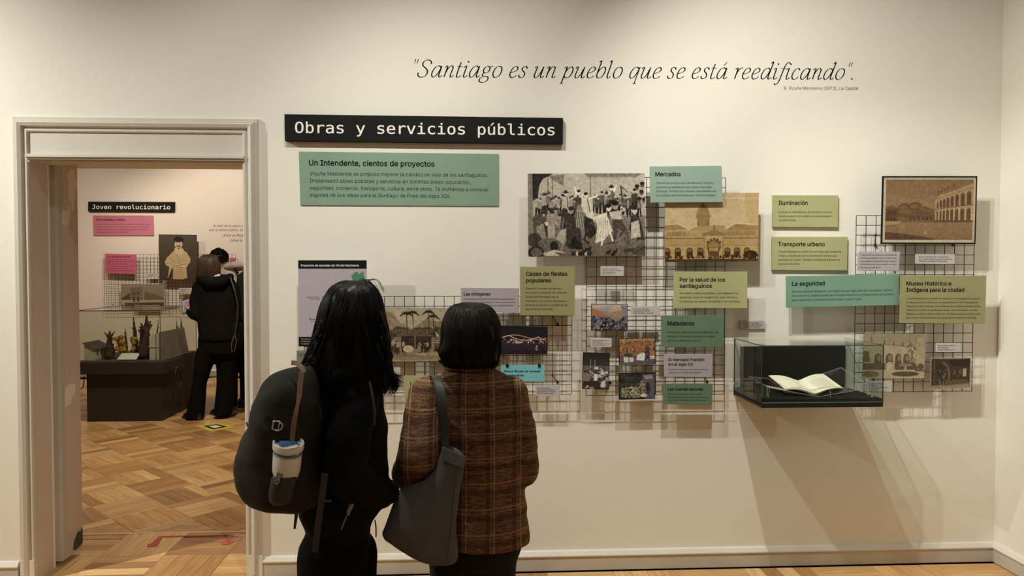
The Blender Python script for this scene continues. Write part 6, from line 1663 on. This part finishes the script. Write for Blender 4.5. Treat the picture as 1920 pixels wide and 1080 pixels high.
link('card', mesh_from('card', [tuple(p) for p in q]+[(p.x, p.y+.003, p.z-.004) for p in q], [(0, 1, 2, 3), (7, 6, 5, 4), (0, 4, 5, 1), (1, 5, 6, 2), (2, 6, 7, 3), (3, 7, 4, 0)]), mat('white_card', (.8, .78, .74), .6), cd_)

# ------------------------------------------------------------------ visitors in the further room
def ring2(rows, Y): return ringrow(rows, Y)
def visitor_dark():
    Y = 4.18
    S = lambda x, y, dy=0: at(x, y, Y+dy)
    zf = lambda p, z: Vector((p.x, p.y, z))
    root = thing('person', (S(400, 780).x, Y, 0), 'person with straight brown hair and black hooded jacket, beyond the doorway', 'person')
    b = MB(); hc = S(393, 501); P = head(b, hc, math.radians(-35), .98)
    b.tube([hc+Vector((0, -.01, -.06)), S(400, 524)], [.05, .055], 12)
    b.rings(ring2([(522, 378, 430, .06), (540, 374, 434, .08), (600, 382, 436, .09), (645, 380, 438, .09)], Y), 16)
    b.limb([S(372, 540), S(368, 588, -.03), S(354, 582, .14)], [.04, .034, .024]); hand(b, S(354, 582, .14), (-.5, .5, .5), (1, 0, 0), .95, .8, 1)
    b.limb([S(438, 540), S(443, 590), S(438, 620, .06)], [.04, .034, .024]); hand(b, S(438, 620, .06), (0, .3, -1), (-1, 0, 0), .9, .5, 1)
    for x0, x1, x2 in ((388, 375, 366), (425, 426, 418)): dy_ = .05 if x0 > 400 else 0; b.limb([S(x0, 640, dy_), zf(S(x1, 710, dy_), .5), zf(S(x2, 770, dy_), .10)], [.05, .04, .03])
    b.remesh('body', SKIN, root, voxel=.011, smooth=3); face(P, .98, root)
    j = MB()
    j.rings(ring2([(514, 384, 422, .06), (521, 372, 436, .09), (534, 366, 444, .11), (560, 366, 446, .12), (600, 370, 446, .12), (625, 372, 447, .125), (638, 372, 448, .125)], Y), 32)
    j.limb([S(372, 538), S(366, 565), S(367, 592, -.03), S(360, 590, .05), S(355, 585, .12)], [.062, .060, .056, .046, .040], 14)
    j.limb([S(438, 540), S(443, 575), S(443, 612, .03)], [.062, .056, .046], 14)
    j.remesh('jacket', BLKCLOTH, root, voxel=.012, smooth=3, disp=fold(.007, 8, 8, 31))
    hd = MB(); hd.limb([S(374, 522, -.06), S(392, 530, -.11), S(415, 528, -.11), S(432, 519, -.06)], [.04, .06, .06, .04]); hd.remesh('hood', BLKCLOTH, root, voxel=.011, smooth=3)
    MB().limb([S(384, 516, -.05), S(398, 519, -.07), S(410, 517, -.05)], [.022, .025, .022]).remesh('pale_collar', mat('cream_cloth', (.80, .74, .64), .85), root, voxel=.009, smooth=3)
    t = MB()
    t.rings(ring2([(632, 372, 446, .11), (650, 372, 446, .11), (664, 370, 446, .105)], Y), 26)
    t.limb([S(398, 650), S(418, 650, .03)], [.085, .085])
    t.rings(ring2([(655, 369, 413, .095), (690, 365, 397, .09), (720, 361, 387, .085), (750, 355, 385, .09), (776, 350, 383, .10), (784, 348, 382, .105)], Y), 24)
    t.rings(ring2([(655, 402, 446, .095), (690, 406, 444, .09), (720, 407, 442, .085), (750, 404, 439, .09), (770, 401, 435, .10), (778, 400, 434, .105)], Y+.05), 24)
    t.remesh('trousers', BLKTROUS, root, voxel=.012, smooth=2, disp=fold(.005, 8, 4, 8))
    for x, y, yw in ((365, 786, -60), (415, 779, -55)):
        c = onfloor(x, y); shoe(Vector((c.x, c.y, 0)), math.radians(yw), root, 1.0)
    hr = ring2([(476.5, 386, 400, .02, -.01), (479, 380, 406, .05, -.01), (485, 375, 410, .08, -.015), (496, 372, 412.5, .095, -.02), (508, 371, 414, .09, -.025), (518, 370, 413, .075, -.03), (526, 371, 408, .055, -.035), (531, 373, 398, .03, -.04)], Y)
    h = MB().rings(hr, 24).remesh('cap', HAIRBR, None, voxel=.010, smooth=3)
    hs = MB(); hs.v = [tuple(v.co) for v in h.data.vertices]; hs.f = [tuple(p.vertices) for p in h.data.polygons]; hs.mi = [0]*len(hs.f); bpy.data.objects.remove(h)
    strands(hs, hr, 160, -math.pi*1.15, math.pi*.15, 44, t1=6.8, wave=.004, rad=.0022, tail=.02, tcurl=.01)
    hs.build('hair', HAIRBR, root, smooth=True)
    # phone and leaflet
    ph = thing('phone', tuple(S(347, 575, .22)), 'phone with a lit dark screen held by the brown-haired visitor', 'phone')
    q = [S(340, 562, .22), S(357, 558, .20), S(358, 584, .20), S(342, 590, .22)]
    link('phone_body', mesh_from('pb', [tuple(p) for p in q]+[(p.x, p.y+.01, p.z) for p in q], [(0, 1, 2, 3), (7, 6, 5, 4), (0, 4, 5, 1), (1, 5, 6, 2), (2, 6, 7, 3), (3, 7, 4, 0)]), mat('phone_case', (.04, .05, .10), .3), ph)
    q2 = [p.lerp((q[0]+q[2])/2, .15)+Vector((0, -.002, 0)) for p in q]
    m, nt, bs = new_mat('phone_screen'); bs.inputs['Base Color'].default_value = (.25, .22, .30, 1); bs.inputs['Emission Color'].default_value = (.5, .38, .42, 1); bs.inputs['Emission Strength'].default_value = .35
    link('screen', mesh_from('screen', [tuple(p) for p in q2], [(0, 1, 2, 3)]), m, ph)
    lf = thing('leaflet', tuple(S(355, 575, .18)), 'pink and white folded leaflet held behind the phone', 'leaflet')
    q = [S(349, 566, .17), S(364, 561, .17), S(364, 578, .17), S(352, 582, .17)]
    link('sheet', mesh_from('sheet', [tuple(p) for p in q]+[(p.x, p.y+.003, p.z) for p in q], [(0, 1, 2, 3), (7, 6, 5, 4), (0, 4, 5, 1), (1, 5, 6, 2), (2, 6, 7, 3), (3, 7, 4, 0)]), mat('pink_leaflet', (.50, .30, .40), .5, var=.4, scale=60), lf)
    # shoulder bag strap with a ring
    sb = thing('shoulder_bag', tuple(S(438, 640, -.1)), 'thin black shoulder strap with a metal ring at the right hip of the hooded visitor', 'bag')
    MB().tube([S(432, 520, -.10), S(440, 545, -.14), S(446, 575, -.13), S(445, 600, -.13), S(441, 628, -.13)], .008, 6).build('strap', STRAP, sb)
    MB().tube([S(441, 628, -.135), S(443, 640, -.14), S(440, 658, -.14), S(435, 660, -.14), S(434, 645, -.14), S(438, 632, -.14)], .0035, 6, closed=True).build('metal_ring', mat('dull_metal', (.35, .34, .30), .3, metal=.7), sb)
    MB().rings([(S(444, 604, -.02), .05, .06), (S(444, 612, -.02), .07, .075), (S(443, 640, -.02), .08, .08), (S(443, 652, -.02), .06, .06)], 16).remesh('pouch', BLKCLOTH, sb, voxel=.010, smooth=3)
visitor_dark()
def visitor_cream():
    Y = 4.80
    S = lambda x, y, dy=0: at(x, y, Y+dy)
    zf = lambda p, z: Vector((p.x, p.y, z))
    root = thing('person', (S(440, 760).x, Y, 0), 'person with curly dark hair and a cream hooded top, beyond the doorway', 'person')
    b = MB(); hc = S(411, 489); P = head(b, hc, math.radians(-40), 1.0)
    b.tube([hc+Vector((.02, -.02, -.04)), S(432, 508, .02)], [.055, .065], 12)
    b.rings(ring2([(505, 425, 465, .07), (530, 420, 472, .09), (600, 425, 470, .09), (640, 425, 470, .09)], Y), 16)
    for s, x in ((1, 418), (-1, 478)):
        b.limb([S(x+4, 525), S(x, 570, .05), S(x-10, 590, .22)], [.045, .036, .025]); hand(b, S(x-10, 590, .22), (-.3, .8, -.2), (0, 0, -1), 1, .5, s)
    for x in (432, 458): b.limb([S(x, 640), zf(S(x, 640), .1)], [.06, .035])
    b.remesh('body', SKIN, root, voxel=.012, smooth=3); face(P, 1.0, root)
    CR = mat('cream_cloth', (.80, .74, .64), .85)
    j = MB(); j.rings(ring2([(492, 424, 452, .06), (500, 414, 468, .09), (515, 408, 482, .12), (545, 408, 488, .13), (600, 412, 486, .13), (632, 414, 486, .13)], Y), 28)
    for x in (418, 480): j.limb([S(x, 525), S(x-2, 572, .04), S(x-9, 588, .18)], [.07, .06, .045], 12)
    j.remesh('hooded_top', CR, root, voxel=.013, smooth=3, disp=fold(.008, 8, 8, 12))
    MB().limb([S(424, 500, -.09), S(440, 497, -.13), S(456, 497, -.11)], [.03, .045, .035]).remesh('hood', CR, root, voxel=.011, smooth=3)
    t = MB(); t.rings(ring2([(622, 414, 484, .12), (650, 415, 482, .11)], Y), 24)
    for x in (432, 462): t.limb([S(x, 642), zf(S(x, 642), .45), zf(S(x, 642), .09)], [.095, .08, .075])
    t.remesh('trousers', BLKTROUS, root, voxel=.013, smooth=3)
    for x in (430, 459):
        p = zf(S(x, 640), 0); shoe(p+Vector((0, 0, .012)), math.radians(20), root, 1.0); MB().rings([(p+Vector((.02, .03, .016)), .045, .13), (p+Vector((.02, .03, .001)), .045, .13)], 16).build('pale_sole', mat('pale_rubber', (.5, .45, .38), .6), root)
    hb = MB(); r = random.Random(3)
    for k in range(120):
        th = r.uniform(0, 6.28); ph = r.uniform(0, 1.9); d = Vector((math.sin(ph)*math.cos(th), math.sin(ph)*math.sin(th), math.cos(ph)))
        c = hc+Vector((0, -.01, .025)); fwd = Vector((-.64, .77, 0))
        if d.dot(fwd) > .45 and d.z < .55: continue
        hb.ball(c+Vector((d.x*.088, d.y*.098, d.z*.100)), r.uniform(.018, .03), 8, 6)
    hb.remesh('curly_hair', HAIRD, root, voxel=.008, smooth=1, disp=lambda p: .004*mn.noise(p*60))
    bp = thing('backpack', tuple(S(462, 600, -.2)), 'black backpack worn over the cream hooded top, half hidden by the door frame', 'backpack')
    MB().rings([(S(466, 508, -.20), .05, .04), (S(466, 516, -.21), .12, .08), (S(466, 545, -.22), .145, .10), (S(466, 590, -.22), .15, .105), (S(466, 610, -.22), .13, .09), (S(466, 616, -.22), .08, .05)], 24).remesh('pack_body', PACK, bp, voxel=.012, smooth=4, disp=fold(.006))
    MB().tube([S(446, 512, -.17), S(440, 503, -.14), S(434, 501, -.05), S(428, 510, .06)], .014, 8).build('shoulder_strap', PACK, bp)
visitor_cream()

# ------------------------------------------------------------------ marks on the floor
def floor_sheet(nm, pts, m, par, z):
    P_ = [onfloor(x, y) for x, y in pts]; k = len(P_)
    vs = [(p.x, p.y, z-.0004) for p in P_]+[(p.x, p.y, z) for p in P_]
    me = mesh_from(nm, vs, [tuple(range(k, 2*k))]+[(i, (i+1) % k, k+(i+1) % k, k+i) for i in range(k)])
    return link(nm, me, m, par)
fs = thing('floor_sticker', tuple(onfloor(404, 800)), 'yellow floor sticker with a dark square and white centre, by the visitor', 'sticker')
Q = [(365, 798.3), (409, 792.6), (443, 800.2), (397, 809.3)]
def shr(q, k): c = (sum(p[0] for p in q)/4, sum(p[1] for p in q)/4); return [(c[0]+(x-c[0])*k, c[1]+(y-c[1])*k) for x, y in q]
floor_sheet('border', Q, mat('sticker_yellow', (.62, .52, .04), .5), fs, .0014)
floor_sheet('dark_field', shr(Q, .58), BLK_, fs, .0020)
floor_sheet('white_centre', shr(Q, .33), mat('sticker_white', (.75, .72, .66), .5), fs, .0026)
RED = mat('red_tape', (.42, .06, .035), .5, var=.2, scale=40)
ar = thing('floor_arrow', tuple(onfloor(350, 1008)), 'worn red tape arrow with two heads stuck on the doorway floor', 'floor marking')
floor_sheet('tape_line', [(300, 1005.5), (436, 1001.5), (436, 1003.5), (300, 1008)], RED, ar, .0016)
floor_sheet('tape_strip', [(298, 1006), (306, 1006.5), (297, 1022), (285, 1018)], RED, ar, .0019)
floor_sheet('arrow_head', [(277, 1020.5), (300, 1017.5), (294, 1025), (275, 1026)], RED, ar, .0022)
floor_sheet('tape_strip', [(431, 1002), (437, 1002), (428, 1019), (420, 1018)], RED, ar, .0019)
floor_sheet('arrow_head', [(413, 1016.5), (440, 1015.5), (424, 1022.5), (416, 1021)], RED, ar, .0022)

# ceiling track lamps that give the light above
LAMP = mat('lamp_black', (.02, .02, .02), .4)
def lamp(loc, tgt, i, label):
    d = (Vector(tgt)-Vector(loc)).normalized(); o = thing('spotlight_fixture', (loc[0], loc[1], ZC-.03), label, 'spotlight', 'ceiling spotlights')
    M = Matrix.Translation(Vector(loc)-d*.03) @ d.to_track_quat('Z', 'Y').to_matrix().to_4x4()
    MB().lathe([(.03, -.14), (.045, -.12), (.048, .0), (.044, .0), (.040, -.05)], 16, M).build('lamp_can', LAMP, o, smooth=True)
    MB().tube([Vector(loc)-d*.10, (loc[0], loc[1], ZC-.03)], .008, 6).build('stem', LAMP, o)
LL = ['ceiling spotlight nearest the left wall', 'ceiling spotlight over the title sign', 'ceiling spotlight over the two women', 'ceiling spotlight over the big dance engraving, lower one', 'ceiling spotlight nearest the right-hand corner']
for i, a_ in enumerate(LIGHTS): lamp(a_[0], a_[1], i, 'black '+LL[i])
for i, a_ in enumerate(ROOM2[:2]): lamp(a_[0], a_[1], i, ('right' if not i else 'left')+' one of two black spotlights on the ceiling of the further room')
for nm, y, x0, x1 in (('lamp_track', -1.40, -4.5, 2.4), ('lamp_track', 5.25, -5.6, -3.2)):
    o = thing(nm, ((x0+x1)/2, y, ZC-.03), 'black ceiling track for spotlights above the %s' % ('exhibition wall' if y < 0 else 'further room'), 'track')
    MB().box(x0, x1, y-.018, y+.018, ZC-.03, ZC-.001).build('rail', LAMP, o)
